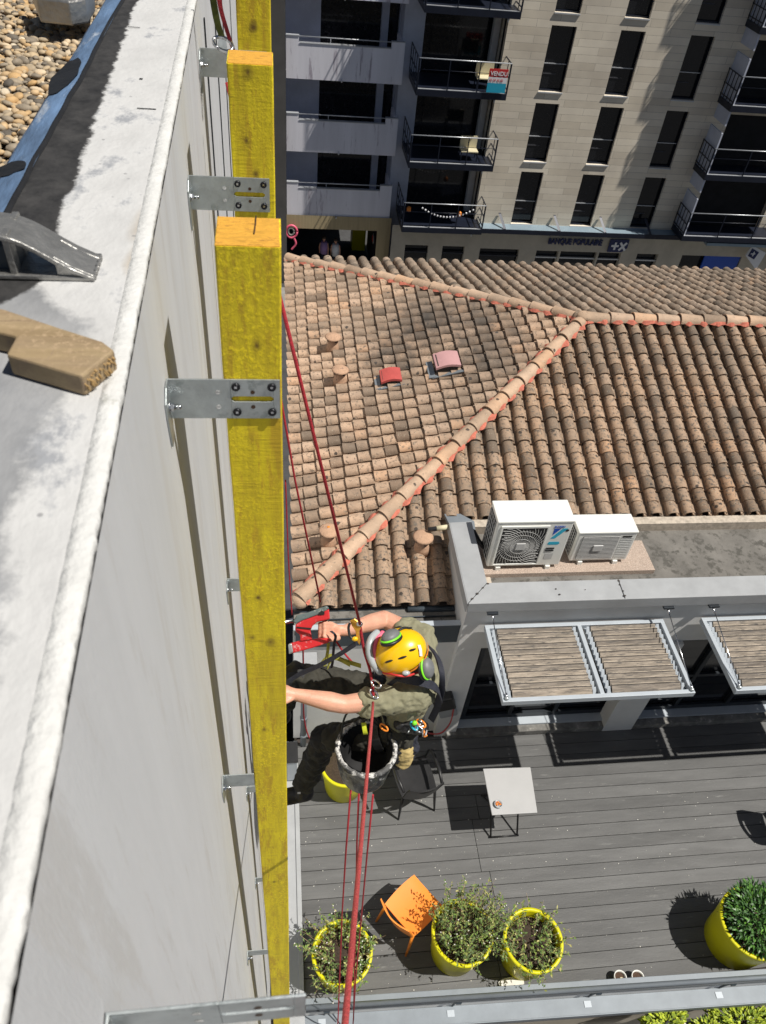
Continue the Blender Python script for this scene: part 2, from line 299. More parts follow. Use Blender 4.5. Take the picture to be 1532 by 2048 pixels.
# concrete wall
M['facade']=mat('smooth pale grey fibre cement panel',(.595,.605,.62),.7,0,.07,2.2,.12,120,stretch=(1,3.5,.45),spot=(.55,.55,.55),spots=.56,sscale=5)
def parapet_mat():
    m=mat('white painted concrete with worn patches',(.53,.53,.525),.8,0,.12,9,.18,90,stretch=(1,.7,1),spot=(.30,.31,.33),spots=.585,sscale=9)
    t=m.node_tree;N=t.nodes;L=t.links; g=N.new('ShaderNodeNewGeometry'); s=N.new('ShaderNodeSeparateXYZ'); L.new(g.outputs['Position'],s.inputs[0]); X,Yv=s.outputs[0],s.outputs[1]
    n=N.new('ShaderNodeTexNoise'); n.inputs['Scale'].default_value=22; n.inputs['Detail'].default_value=9; n.inputs['Roughness'].default_value=.72; L.new(g.outputs['Position'],n.inputs[0])
    n2=N.new('ShaderNodeTexNoise'); n2.inputs['Scale'].default_value=5; n2.inputs['Detail'].default_value=5; L.new(g.outputs['Position'],n2.inputs[0])
    jit=mathn(N,L,'ADD',mathn(N,L,'MULTIPLY',mathn(N,L,'SUBTRACT',n.outputs[0],.5),.085),mathn(N,L,'MULTIPLY',mathn(N,L,'SUBTRACT',n2.outputs[0],.5),.07))
    # grey worn area beside the camera
    fc=N.new('ShaderNodeFloatCurve'); L.new(mathn(N,L,'DIVIDE',Yv,2.2),fc.inputs['Value'])
    def curve(fc,pts):
        c=fc.mapping.curves[0]
        while len(c.points)<len(pts): c.points.new(.5,.5)
        for k,(a,b) in enumerate(pts): c.points[k].location=(a,b); c.points[k].handle_type='VECTOR'
        fc.mapping.update()
    # value = -X*2 of the edge of the patch
    curve(fc,[(0,.30),(.10,.335),(.2,.40),(.26,.40),(.325,.375),(.36,.50),(.45,.60),(1,.72)])
    e=mathn(N,L,'SUBTRACT',mathn(N,L,'ADD',mathn(N,L,'MULTIPLY',X,-2),mathn(N,L,'MULTIPLY',jit,2)),fc.outputs[0])
    r=ramp(N,[(0,(0,)*3),(.04,(.9,)*3)]); L.new(e,r.inputs[0])
    cg=ramp(N,[(.32,(.11,.115,.125)),(.68,(.33,.335,.345))]); L.new(n2.outputs[0],cg.inputs[0]); mix_in(m,r.outputs[0],None,cg.outputs[0])
    for (sx_,sy_,sr) in ((-.166,.955,.022),(-.168,.86,.014),(-.170,1.12,.010),(-.172,1.3,.008)):   # rusty run-off stains near the edge
        g2=N.new('ShaderNodeVectorMath'); g2.operation='DISTANCE'; mp2=N.new('ShaderNodeMapping'); mp2.inputs['Scale'].default_value=(1.6,.45,1); L.new(g.outputs['Position'],mp2.inputs[0]); L.new(mp2.outputs[0],g2.inputs[0]); g2.inputs[1].default_value=(sx_*1.6,sy_*.45,-.45)
        r=ramp(N,[(0,(.6,)*3),(sr*1.4,(0,)*3)]); L.new(mathn(N,L,'ADD',g2.outputs['Value'],mathn(N,L,'MULTIPLY',jit,.25)),r.inputs[0]); mix_in(m,r.outputs[0],(.30,.22,.12))
    v=N.new('ShaderNodeTexVoronoi'); v.inputs['Scale'].default_value=30; L.new(g.outputs['Position'],v.inputs[0]); r=ramp(N,[(.05,(.7,)*3),(.09,(0,)*3)]); L.new(v.outputs['Distance'],r.inputs[0]); mix_in(m,r.outputs[0],(.2,.2,.21))
    # black bitumen
    fb=N.new('ShaderNodeFloatCurve'); L.new(mathn(N,L,'DIVIDE',Yv,2.2),fb.inputs['Value'])
    curve(fb,[(0,.9),(.31,.72),(.345,.58),(.375,.485),(.40,.49),(.44,.53),(.56,.556),(.71,.574),(.95,.6)])
    e=mathn(N,L,'SUBTRACT',mathn(N,L,'ADD',mathn(N,L,'MULTIPLY',X,-2),mathn(N,L,'MULTIPLY',jit,.9)),fb.outputs[0])
    r=ramp(N,[(0,(0,)*3),(.012,(1,)*3)]); L.new(e,r.inputs[0]); cb=ramp(N,[(.35,(.010,.010,.011)),(.75,(.055,.053,.052))]); L.new(n.outputs[0],cb.inputs[0])
    mix_in(m,r.outputs[0],None,cb.outputs[0])
    return m
M['parapet']=parapet_mat()
M['lip']=mat('rough white render edge',(.60,.60,.585),.9,0,.1,30,.35,120,spot=(.45,.45,.42),spots=.62,sscale=26)
M['membrane']=mat('weathered blue roofing membrane',(.10,.17,.29),.8,0,.45,14,.5,60,spot=(.33,.38,.45),spots=.6,sscale=20,stretch=(1,.3,1))
M['pebble']=mat('river pebbles',(.42,.36,.27),.75,0,.2,60,.2,90,tint=[(0,(.25,.25,.27)),(.3,(.75,.72,.7)),(.6,(1.1,1,.85)),(.8,(1.15,.85,.5)),(1,(1.6,1.6,1.6))])

# ============================================================ THE SETTING
g=MB(); 
g.quad((-900,-900,-19.3),(900,-900,-19.3),(900,900,-19.3),(-900,900,-19.3)); tag(g.build('ground',M['asphalt']),kind='structure')
g=MB(); g.box(-40,60,32.2,34.4,-19.3,-19.18); tag(g.build('pavement',M['pave']),kind='structure')
# ============================================================ THE WHITE BUILDING WE STAND ON
def WX(y,off=0): return -.137-.021*y+off
nb=wempty('apartment_building',(-3,2,-19.3),'tall white building in the left foreground with pale panelled wall and painted parapet','building')
b=MB(); b.face([b.vert(p) for p in ((WX(-3),-3,-19.3),(WX(12),12,-19.3),(WX(12),12,-.47),(WX(-3),-3,-.47))]); b.quad((WX(12),12,-19.3),(-9,12,-19.3),(-9,12,-.47),(WX(12),12,-.47)); b.quad((WX(-3),-3,-19.3),(-9,-3,-19.3),(-9,-3,-.47),(WX(-3),-3,-.47)); b.quad((-9,-3,-19.3),(-9,12,-19.3),(-9,12,-.47),(-9,-3,-.47))
wl=b.build('wall',M['facade'],nb)
b=MB()
for yy in (2.38,3.0,3.7,4.9):     # vertical joints, with cover strips
    b.box(WX(yy,.001),WX(yy,.004),yy-.006,yy+.006,-19,-.55)
b.build('panel_joint',M['dark_metal'],wl)
# parapet top
b=MB(); ys=[-3+i*.05 for i in range(0,301)]
def ledge(y): return WX(y)+.003+.0015*noise.noise(V((y*14,0,0)))+.0015*noise.noise(V((y*90,3,0)))
pr=[]
for y in ys: pr.append([V((-.335,y,-.452)),V((WX(y,-.012),y,-.45))])
for a,c in zip(pr,pr[1:]): b.quad(a[0],a[1],c[1],c[0])
b.quad((-.335,-3,-.60),(-.335,12,-.60),(-.335,12,-.452),(-.335,-3,-.452))
pp=b.build('parapet',M['parapet'],nb,fix=False)
b=MB(); ys=[-.4+i*.006 for i in range(0,560)]; rows=[]
for y in ys:
    n1=noise.noise(V((y*22,1,0)));n2=noise.noise(V((y*120,5,0)));n3=noise.noise(V((y*70,9,0)))
    rows.append([V((WX(y,-.017)+.0012*n3,y,-.4505)),V((WX(y,-.0155)+.001*n3,y,-.4485)),V((WX(y,-.009),y,-.4475+.0004*n1)),V((ledge(y)-.002+.0008*n2,y,-.4480+.0003*n2)),V((ledge(y)+.0015*n2,y,-.450)),V((ledge(y)-.001+.001*n3,y,-.460+.002*n2)),V((WX(y,-.004),y,-.468+.002*n1))])
b.rings(rows,False,False,True); b.build('render_edge',M['lip'],pp,fix=False)
# dark joint and blue upstand
b=MB(); ys=[-3+i*.02 for i in range(0,751)]; rows=[]
for y in ys:
    a=.006*noise.noise(V((y*3,2,0)))+.004*noise.noise(V((y*11,7,0)))
    rows.append([V((-.331+a*.6,y,-.4515)),V((-.334+a*.6,y,-.4470)),V((-.337+a*.6,y,-.4475)),V((-.340+a*.6,y,-.452))])
b.rings(rows,False,False,True); b.build('sealed_joint',M['boot'],pp,fix=False)
b=MB(); rows=[]
for y in ys:
    a=.003*noise.noise(V((y*5,4,0)))
    rows.append([V((-.333,y,-.4500)),V((-.350,y,-.4515+a*.4)),V((-.372+a,y,-.457+a*.5)),V((-.387+a,y,-.472)),V((-.395,y,-.54))])
b.rings(rows,False,False,True); b.build('membrane_upstand',M['membrane'],nb,fix=False)
b=MB(); b.quad((-9,-3,-.525),(-.39,-3,-.525),(-.39,12,-.525),(-9,12,-.525)); b.build('flat_roof',M['soil'],nb)
for (y0,y1,cx) in ((1.42,1.62,-.362),(1.09,1.14,-.362)):      # black patches on the membrane
    b=MB(); n=18; pts=[]
    for k in range(n):
        a=2*math.pi*k/n; rr=1+.3*noise.noise(V((k*1.7,y0*9,0)))
        pts.append(V((cx+.022*math.cos(a)*rr,(y0+y1)/2+(y1-y0)/2*math.sin(a)*rr,-.4525+.02*math.cos(a)*rr*.25)))
    b.face([b.vert(p) for p in pts]); b.build('bitumen_patch',M['boot'],nb)
for (x,y,lx,ly) in ((268,54,.024,.0018),(282,157,.0055,.0035),(293,217,.030,.002),(356,142,.004,.004)):   # slots and marks in the coping
    p=at(x,y,Z=-.449); b=MB(); b.box(p.x-lx/2,p.x+lx/2,p.y-ly/2,p.y+ly/2,-.4495,-.4488); b.build('slot_mark',M['boot'],pp)
# pebbles
b=MB(); random.seed(3)
ico=[]; 
bm=bmesh.new(); bmesh.ops.create_icosphere(bm,subdivisions=2,radius=1); iv=[v.co.copy() for v in bm.verts]; ifc=[tuple(v.index for v in f.verts) for f in bm.faces]; bm.free()
def pebble(b,c,s):
    q=Matrix.Rotation(random.random()*6.28,3,'Z')@Matrix.Rotation(random.uniform(-.5,.5),3,'X'); sx,sy,sz=s*random.uniform(.8,1.35),s*random.uniform(.6,1),s*random.uniform(.4,.7)
    b.cur=random.random(); k=len(b.v); o=random.random()*50
    for v in iv:
        d=1+.16*noise.noise(v*1.1+V((o,0,0))); b.vert(V(c)+q@V((v.x*sx*d,v.y*sy*d,v.z*sz*d)))
    for f in ifc: b.face([k+i for i in f],True)
y=.55
while y<2.75:
    x=-.395
    while x>-1.0-(y-.5)*.2:
        r=random.uniform(.005,.0125)
        if not (y<.8 and x<-.75): pebble(b,(x-random.uniform(0,.005),y+random.uniform(-.007,.007),-.513+random.uniform(0,.012)-.02*max(0,1-abs(y-1.29)/.04)),r)
        x-=r*1.35
    y+=.0135
tag(b.build('gravel',M['pebble'],fix=False),'multicoloured river pebbles covering the flat roof behind the blue membrane','gravel',kind='stuff')
# cast aluminium feet
def alu_foot(p0,label,prof_flip=1):
    r=wempty('roof_anchor_foot',p0,label,'roof bracket','cast feet on the parapet')
    # profile in X (along the arm), thickness in Y; top arches down to a toe
    x1=-.203; z0=-.449; yf=p0.y; th=.060
    top=[(-.40,.052),(-.335,.052),(-.305,.0515),(-.292,.0500),(-.281,.0472),(-.271,.0430),(-.261,.0372),(-.251,.0305),(-.241,.0238),(-.228,.0155),(x1,.003)]
    up=[V((x,yf,z0+h)) for x,h in top]; dn=[V((x1,yf,z0)),V((-.40,yf,z0))]
    b=MB()
    b.prism([(x,yf-.004,z0+h) for x,h in top]+[(x,yf-.004,z0+max(h-.006,0)) for x,h in reversed(top)],(0,th*.92,0))   # arched top flange
    b.box(-.40,x1,yf-.003,yf+th*.9,z0-.001,z0+.0045)
    for yy in (yf,yf+th-.02): 
        for xa,xb in ((-.40,-.394),(-.292,-.284)): b.prism([(xa,yy,z0),(xb,yy,z0),(xb,yy,z0+.05),(xa,yy,z0+.05)],(0,.016,0))
        b.prism([(-.243,yy,z0),(x1,yy,z0),(x1,yy,z0+.004),(-.225,yy,z0+.014),(-.243,yy,z0+.026)],(0,.007,0))
    for k in range(5): b.box(x1-.006,x1+.0015,yf+k*.0105,yf+k*.0105+.005,z0,z0+.0045)
    b.build('casting',M['alu'],r,bevel=.0015)
    b=MB(); b.lathe((-.316,yf+th*.45,z0+.052),[(.017,0),(.017,.003),(.011,.004)],24); b.build('washer',M['galv'],r)
    b=MB(); b.lathe((-.316,yf+th*.45,z0+.055),[(.009,0),(.0105,.002),(.0105,.004),(.0085,.005)],20); b.lathe((-.316,yf+th*.45,z0+.060),[(.0085,0),(.0085,.007),(.006,.009)],6,sm=False); b.build('bolt',M['steel'],r,bevel=.0008)
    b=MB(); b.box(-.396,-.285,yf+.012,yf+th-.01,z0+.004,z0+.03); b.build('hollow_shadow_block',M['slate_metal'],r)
    return r
alu_foot(V((-.30,.812,-.449)),'grey cast aluminium bracket with a steel bolt, above the wood offcut on the parapet')
f2=wempty('roof_anchor_foot',V((-.40,1.93,-.449)),'dark end of a cast metal bracket on the pebbles at the top left corner','roof bracket','cast feet on the parapet')
b=MB(); p=[at(x,y,Z=-.44) for x,y in ((60,-25),(75,12),(140,19),(172,14),(186,-8),(186,-30))]; b.prism([q+V((0,0,-.03)) for q in p],(0,0,.045)); b.build('casting',M['alu'],f2,bevel=.004)
# wood offcut on the parapet
b=MB(); oc=[(-60,603),(10,618),(120,655),(205,682),(229,700),(163,752),(12,708),(32,672),(-60,650)]
pz=[at(x,y,Z=-.4265) for x,y in oc]; pb=[V((q.x,q.y,-.4495)) for q in pz]
b.rings([pb,pz],True,True,False); o=b.build('timber_offcut',M['offcut'],bevel=.0025); tag(o,'weathered brown wood offcut with a notch and split end lying on the white parapet','wood offcut')
p=at(196,722,Z=-.4385); b=MB(); random.seed(5)
a0=at(230,700,Z=-.4265); a1=at(163,752,Z=-.4265)
for k in range(26):
    q=a0.lerp(a1,random.uniform(.08,.96)); b.tube([q+V((.002,-.002,-random.uniform(.003,.019))),q+V((-.006,.004,-random.uniform(.003,.012)))],random.uniform(.0006,.0014),5)
b.build('split_fibres',mat('splintered wood ends',(.42,.27,.11),.8,0,.3,40),o)
# ============================================================ TIMBER POSTS
def post(x0,y0,ztop,label,kx=0):
    r=wempty('timber_post',(x0+.04,y0+.04,-6.8),label,'timber post','yellow timber posts along the wall')
    b=MB(); n=90; w=.08; rows=[]
    for i in range(n+1):
        z=-6.8+(ztop+6.8)*(i/n)**.8
        j=.0012*noise.noise(V((z*3,x0*9,y0))); e=.0007*noise.noise(V((z*40,1,y0)))
        c=.0025
        X0,X1,Y0,Y1=x0+j+e,x0+w+j+e*.5,y0+j,y0+w+j
        rows.append([V((X0+c,Y0,z)),V((X1-c,Y0,z)),V((X1,Y0+c,z)),V((X1,Y1,z)),V((X0,Y1,z)),V((X0,Y0+c,z))])
    b.rings(rows,True,True,False); b.build('beam',M['post'],r)
    b=MB(); q=[]
    for k in range(24):
        for_=k/24*4; s=int(for_); f=for_-s; cs=[(0,0),(1,0),(1,1),(0,1)]; a,c=cs[s],cs[(s+1)%4]
        u=a[0]+(c[0]-a[0])*f; v=a[1]+(c[1]-a[1])*f; e=.0012*noise.noise(V((k*3.1,y0,0)))
        q.append(V((x0+.0015+(w-.003)*u+e,y0+.0015+(w-.003)*v+e,ztop+.0012)))
    b.rings([[V((t.x,t.y,ztop-.0015)) for t in q],q],True,True,False); b.build('end_grain',M['endgrain'],r)
    return r
PT=[(-.0765,.885,-.4415),(-.0835,1.50,-.413),(-.089,2.11,-.425)]
post(*PT[0],'nearest yellow timber post with an orange sawn top and a steel bracket on its face')
post(*PT[1],'second yellow timber post, directly behind the nearest one, its knotty top rising above it')
post(*PT[2],'farthest yellow timber post, cut off by the top edge of the photo')
b=MB(); b.tube([at(512,432,Z=-.4395),at(511,448,Z=-.4395),at(508,468,Z=-.4395)],.0009,5); 
tag(b.build('timber_crack',M['brown'],bpy.data.objects['timber_post']),None); bpy.data.objects['timber_crack'].matrix_parent_inverse=Matrix.Translation(-bpy.data.objects['timber_post'].location)
# ============================================================ BRACKETS
def bracket(yf,zt,h,x1,label,slot=True,scr=True):
    xw=WX(yf)+.0015; r=wempty('steel_angle_bracket',(xw,yf,zt-h/2),label,'steel bracket','galvanised angle brackets fixed to the wall')
    t=.0025; b=MB(); ya,yb=yf-t,yf
    if slot:    # plate with a real slot and holes: built as a frame round the slot
        sx0,sx1,sz=x1-.068,x1-.009,zt-h*.49; sh=.0047
        b.box(xw,sx0,ya,yb,zt-h,zt); b.box(sx1,x1,ya,yb,zt-h,zt)
        b.box(sx0,sx1,ya,yb,sz+sh,zt); b.box(sx0,sx1,ya,yb,zt-h,sz-sh)
        for cx in (sx0,sx1): 
            for s in (1,-1):
                d=1 if cx==sx0 else -1
                b.prism([(cx,ya,sz+s*sh),(cx+d*.004,ya,sz+s*sh),(cx+d*.0012,ya,sz+s*sh*.6),(cx,ya,sz+s*sh*.25)],(0,t,0))
    else: b.box(xw,x1,ya,yb,zt-h,zt)
    b.build('plate',M['galv'],r,bevel=.0006)
    b=MB(); 
    b.prism([(xw,yf,zt-.001),(xw,yf,zt-h),(xw,yf-.012,zt-h-.028),(xw,yf-.03,zt-h-.030),(xw,yf-.038,zt-h*.6),(xw,yf-.038,zt-h*.25),(xw,yf-.02,zt-.002)],(t,0,0)); b.build('wall_flange',M['galv'],r,bevel=.0006)
    c=V((xw+t,yf-.018,zt-h*.52)); b=MB(); b.lathe(c,[(.0085,0),(.0085,.0015)],20,ax=(1,0,0)); b.build('washer',M['steel'],r)
    b=MB(); b.lathe(c,[(.0062,.0015),(.0065,.003),(.0062,.0065),(.0045,.007)],6,ax=(1,0,0),sm=False); b.lathe(c,[(.0032,.007),(.0032,.015),(.0022,.0165)],12,ax=(1,0,0)); b.build('bolt',M['steel'],r)
    if slot:
        for dx,dz in () if not scr else ((-.061,.012),(-.0115,.012),(-.061,h-.012),(-.0115,h-.012)):
            s=MB(); c=V((x1+dx,ya-.0002,zt-dz)); s.lathe(c,[(.0062,0),(.0062,-.0015),(.0054,-.0028),(.0036,-.003),(.0030,-.0016)],18,ax=(0,1,0)); sc_=s.build('screw',M['screw'],r)
            s=MB(); s.lathe(c+V((0,-.0017,0)),[(.0026,0),(.0024,.0003)],4,ax=(0,1,0),sm=False); s.build('screw_socket',M['steel'],sc_)
        for dx,dz in ((-.038,.021),(-.038,h-.021)):
            s=MB(); s.lathe((x1+dx,ya-.0004,zt-dz),[(.0031,0),(.0031,-.0002)],14,ax=(0,1,0)); s.build('hole',M['brown'],r)
        for dx,dz in ((-.086,.021),(-.086,h-.021)):
            s=MB(); s.lathe((x1+dx,ya-.0004,zt-dz),[(.0036,0),(.0036,-.0002)],14,ax=(0,1,0)); s.build('hole_seen_through',M['lip'],r)
    return r
bracket(.8835,-.633,.0675,.0,'steel bracket screwed to the nearest timber post with four black screws')
bracket(1.4985,-.606,.066,-.0145,'steel bracket with a slot just above and behind the nearest post\'s orange top')
bracket(2.1085,-.549,.063,-.02,'small plain steel bracket at the top, beside the red and green slings',slot=False)
bracket(.8835,-1.812,.063,-.0775,'upper of the two brackets low on the nearest post, level with the worker\'s boot',slot=False)
bracket(.8835,-3.27,.06,-.0775,'lowest bracket on the nearest timber post, level with the plant pots',slot=False)
bracket(1.4985,-1.80,.06,-.03,'small shaded bracket beside the nearest post, level with the roof eaves',slot=False)
bracket(1.4985,-3.19,.06,-.03,'small bracket half hidden just under the wider one near the worker\'s boot',slot=False)
bracket(1.4985,-4.27,.06,-.03,'tiny distant bracket between the boot and the plant pots',slot=False)
# unused bracket close to the camera
b0=bracket(.155,-.698,.066,.0135,'blurred steel bracket with no post, crossing the bottom left edge',scr=False)

# ============================================================ TILED HOUSE
SL=.30; RY=8.62; RZ=-5.22; AX=4.02; SLL=.286
EYF=4.86; EYB=12.25; EXL=.13
def tile_slope(name,mt,O,u,v,nu,nv,skip,planes,parent,lf=0):
    u=V(u).normalized(); v=V(v).normalized(); n=u.cross(v); 
    if n.z<0: n=-n
    O=V(O); b=MB(); cl=.168; pu=.203; S=7
    for i in range(nu):
        ph=.0016*math.sin(i*2.1)
        for j in range(nv):
            c=O+u*(i*pu)+v*(j*cl)
            if skip(c): continue
            b.cur=min(1,max(0,random.gauss(.5,.27))); maj=(j%2==0)
            lift=.008+lf+(.013 if maj else .002)+random.uniform(0,.004); jit=random.uniform(-.006,.006); L=.205; L0=-random.uniform(0,.010)
            r0,r1=.077+random.uniform(-.003,.003),.066; th=.014; rows=[]
            outer=lambda r,vv,h:[c+u*(jit+r*math.cos(a))+v*vv+n*(h+r*.92*math.sin(a)) for a in [math.pi*k/S for k in range(S+1)]]
            rows=[outer(r0-th,L0,lift),outer(r0,L0,lift),outer(r1,L,.002)]
            b.rings(rows[1:],False,False,True); b.rings(rows[:2],False,False,False)
            # channel tile between two covers
            c2=c+u*(pu/2); b.cur=min(1,max(0,random.gauss(.62,.15))); r0,r1=.062,.070; h=.042+(.008 if maj else 0)
            ch=lambda r,vv,h:[c2+u*(r*math.cos(a))+v*vv+n*(h-r*.75*math.sin(a)) for a in [math.pi*k/5 for k in range(6)]]
            if maj:
                q=[ch(r0-.008,-.012,h),ch(r0,-.012,h-.012),ch(r1,.36,.022)]
                b.rings(q[1:],False,False,True); b.rings(q[:2],False,False,False)
    bmx=bmesh.new(); me=bpy.data.meshes.new(name); me.from_pydata(b.v,[],b.f); a_=me.attributes.new('tint','FLOAT','POINT'); a_.data.foreach_set('value',b.t); me.polygons.foreach_set('use_smooth',b.sm)
    bmx.from_mesh(me)
    for co,no in planes: bmesh.ops.bisect_plane(bmx,geom=bmx.verts[:]+bmx.edges[:]+bmx.faces[:],plane_co=co,plane_no=no,clear_outer=True)
    bmx.to_mesh(me); bmx.free(); me.materials.append(mt); o=bpy.data.objects.new(name,me); col.objects.link(o); o.parent=parent; o.matrix_parent_inverse=Matrix.Translation(-parent.location); return o
def fz(y): return RZ-SL*abs(y-RY)
def lz(x): return RZ-SLL*(AX-x)
random.seed(11)
ho=wempty('tiled_house',(5,8.6,-19.3),'house with a hipped terracotta tile roof, pale ridge tiles and red mortar, across the middle','house')
HR=13.0
hyf=V((AX,RY,0)); 
h1=(EXL-AX,EYF-RY); h2=(EXL-AX,EYB-RY)      # plan directions of the two hips
n1=V((-h1[1],h1[0],0)).normalized(); n2_=V((-h2[1],h2[0],0)).normalized()
def outn(nv,pt): # orient plane so 'pt' is kept (inner side)
    return nv if (V(pt)-hyf).dot(nv)<0 else -nv
vl=V((1,0,SLL)).normalized()
rf=tile_slope('hip_end_tiles',M['tile_left'],(EXL,EYF+.0,lz(EXL)),(0,1,0),vl,38,26,lambda c:False,[(hyf,outn(n1,(0,RY,0))),(hyf,outn(n2_,(0,RY,0)))],ho,.017)
vf=V((0,1,SL)).normalized()
def skipf(c): return c.x>1.86 and c.y<5.78
tile_slope('front_slope_tiles',M['tile_front'],(EXL+.12,EYF,fz(EYF)),(1,0,0),vf,62,24,skipf,[(hyf,outn(n1,(5,EYF,0))),(V((0,RY,0)),V((0,1,0)))],ho)
vb=V((0,-1,SL)).normalized()
tile_slope('rear_slope_tiles',M['tile_back'],(EXL+.1,EYB,fz(EYB)),(1,0,0),vb,62,24,lambda c:False,[(hyf,outn(n2_,(5,EYB,0))),(V((0,RY,0)),V((0,-1,0)))],ho)
# boarding under the tiles
b=MB(); dz=V((0,0,-.03)); A=V((AX,RY,RZ)); B1=V((EXL,EYF,lz(EXL)));C1=V((EXL,EYB,lz(EXL)))
zf=fz(EYF); zb=fz(EYB); Bf=V((EXL,EYF,zf)); Cf=V((EXL,EYB,zb))
b.face([b.vert(p+dz) for p in (A,B1,C1)])
b.face([b.vert(p+dz) for p in (A,V((HR,RY,RZ)),V((HR,5.80,fz(5.8))),V((1.86,5.80,fz(5.8))),V((1.80,5.80,fz(5.8))),V((1.80,EYF,zf)),Bf)])
b.face([b.vert(p+dz) for p in (A,V((HR,RY,RZ)),V((HR,EYB,zb)),Cf)])
b.build('roof_boarding',M['under'],ho,fix=False)
# walls
b=MB(); b.box(EXL+.25,1.78,EYF+.25,5.9,-19.3,-6.5); b.box(EXL+.25,HR-.2,5.9,EYB-.35,-19.3,-6.42); b.build('wall',M['wall_beige'],ho)
for sx in (0,1):
    for kx in range(4):
        b=MB(); b.box(1.5+kx*2.9,2.6+kx*2.9,EYB-.36,EYB-.34,-9.6-sx*3,-7.9-sx*3); b.build('rear_window',M['glass'],ho)
# ridge and hip tiles on a red mortar bed
def ridge(name,P,Q,nrm_drop,r=.092,step=.33,bed=.115):
    P=V(P);Q=V(Q); d=(Q-P); Ln=d.length; d.normalize(); side=d.cross(V((0,0,1))).normalized(); up=side.cross(d).normalized()
    b=MB(); S=9; k=int(Ln/step)+1; m=MB()
    for i in range(k):
        c=P+d*(i*step); b.cur=min(1,max(0,random.gauss(.6,.18))); L=min(step+.05,Ln-i*step); 
        if L<.1: continue
        j=random.uniform(-.005,.005); rr=r+random.uniform(-.003,.004)
        o=lambda r_,t,h:[c+d*t+side*(j+r_*math.cos(a))+up*(h+r_*math.sin(a)) for a in [math.pi*q/S for q in range(S+1)]]
        b.rings([o(rr-.015,0,.035),o(rr,0,.035),o(rr-.002,.02,.034)],False,False,False); b.rings([o(rr-.002,.02,.034),o(rr-.012,L,.012)],False,False,True)
    n=int(Ln/.028); rows=[]
    for i in range(n+1):
        c=P+d*(Ln*i/n); w1=bed*.88+.022*noise.noise(V((i*.5,0,P.x)))+.018*math.sin(i*.028/.203*2*math.pi); w2=bed*.88+.022*noise.noise(V((i*.5,7,P.x)))+.018*math.sin(i*.028/.203*2*math.pi+1)
        rows.append([c-side*w1+up*(-w1*nrm_drop+.055),c-side*(w1*.72)+up*.062,c+up*.07,c+side*(w2*.72)+up*.062,c+side*w2+up*(-w2*nrm_drop+.055)])
    m.rings(rows,False,False,False); m.build(name+'_mortar',M['mortar'],ho,fix=False); return b.build(name,M['tile_hip'],ho,fix=False)
random.seed(5)
up_=V((0,0,.055))
ridge('hip_tiles',B1+V((.04,.04,.03))+up_*.6,A+up_*.6,.21)
ridge('hip_tiles',C1+V((.04,-.04,.0))+up_*.6,A+up_*.6,.21)
ridge('ridge_tiles',A+V((.02,0,0))+up_*.6,V((HR,RY,RZ))+up_*.6,.30)
b=MB(); b.ball(B1+V((.05,.04,.075)),.10,.10,.085,18,10); b.build('hip_end_cap',M['tile_hip'],ho)
b=MB(); b.ball(A+V((0,0,.10)),.11,.10,.06,18,10); b.build('apex_mortar_cap',M['tile_hip'],ho)
# gutter along the short front eave
b=MB(); rows=[]
for x in (.1,1.80):
    rows.append([V((x,4.80+.06*math.cos(a),-6.40+.06*math.sin(a))) for a in [math.pi+math.pi*k/8 for k in range(9)]])
b.rings(rows,False,False,True); b.tube([(.1,4.74,-6.395),(1.8,4.74,-6.395)],.007,6); b.tube([(1.3,4.845,-6.40),(1.80,4.845,-6.42)],.035,10); b.build('gutter',M['slate_metal'],ho,fix=False)
# terracotta vents
def vent(x,y,side,sc_=1,orange=False):
    z=lz(x) if side=='l' else fz(y); b=MB(); b.lathe((x,y,z-.02),[(.075*sc_,0),(.07*sc_,.10),(.062*sc_,.13),(.060*sc_,.22)],20); v_=b.build('roof_vent',M['terracotta'],ho)
    b=MB(); b.lathe((x,y,z+.225),[(.088*sc_,0),(.094*sc_,.008),(.080*sc_,.022),(.05*sc_,.040),(.02*sc_,.052),(.005,.054)],24); b.build('vent_cap',M['terracotta'],v_)
    for k in range(4): b=MB(); a=k*math.pi/2+.5; b.box(-.012,.012,.055*sc_,.075*sc_,.19,.23,Matrix.Translation((x,y,z-.0))@Matrix.Rotation(a,4,'Z')); b.build('vent_slot',M['under'],v_)
    if orange: b=MB(); b.ball((x-.005,y+.01,z+.28),.017,.015,.006,9,5); b.build('orange_lichen',M['orange'],v_)
vent(.75,9.28,'l',1.25); vent(.80,8.47,'l',1.25); vent(.50,5.62,'l',1.2,True); vent(1.50,5.45,'f',1.2)
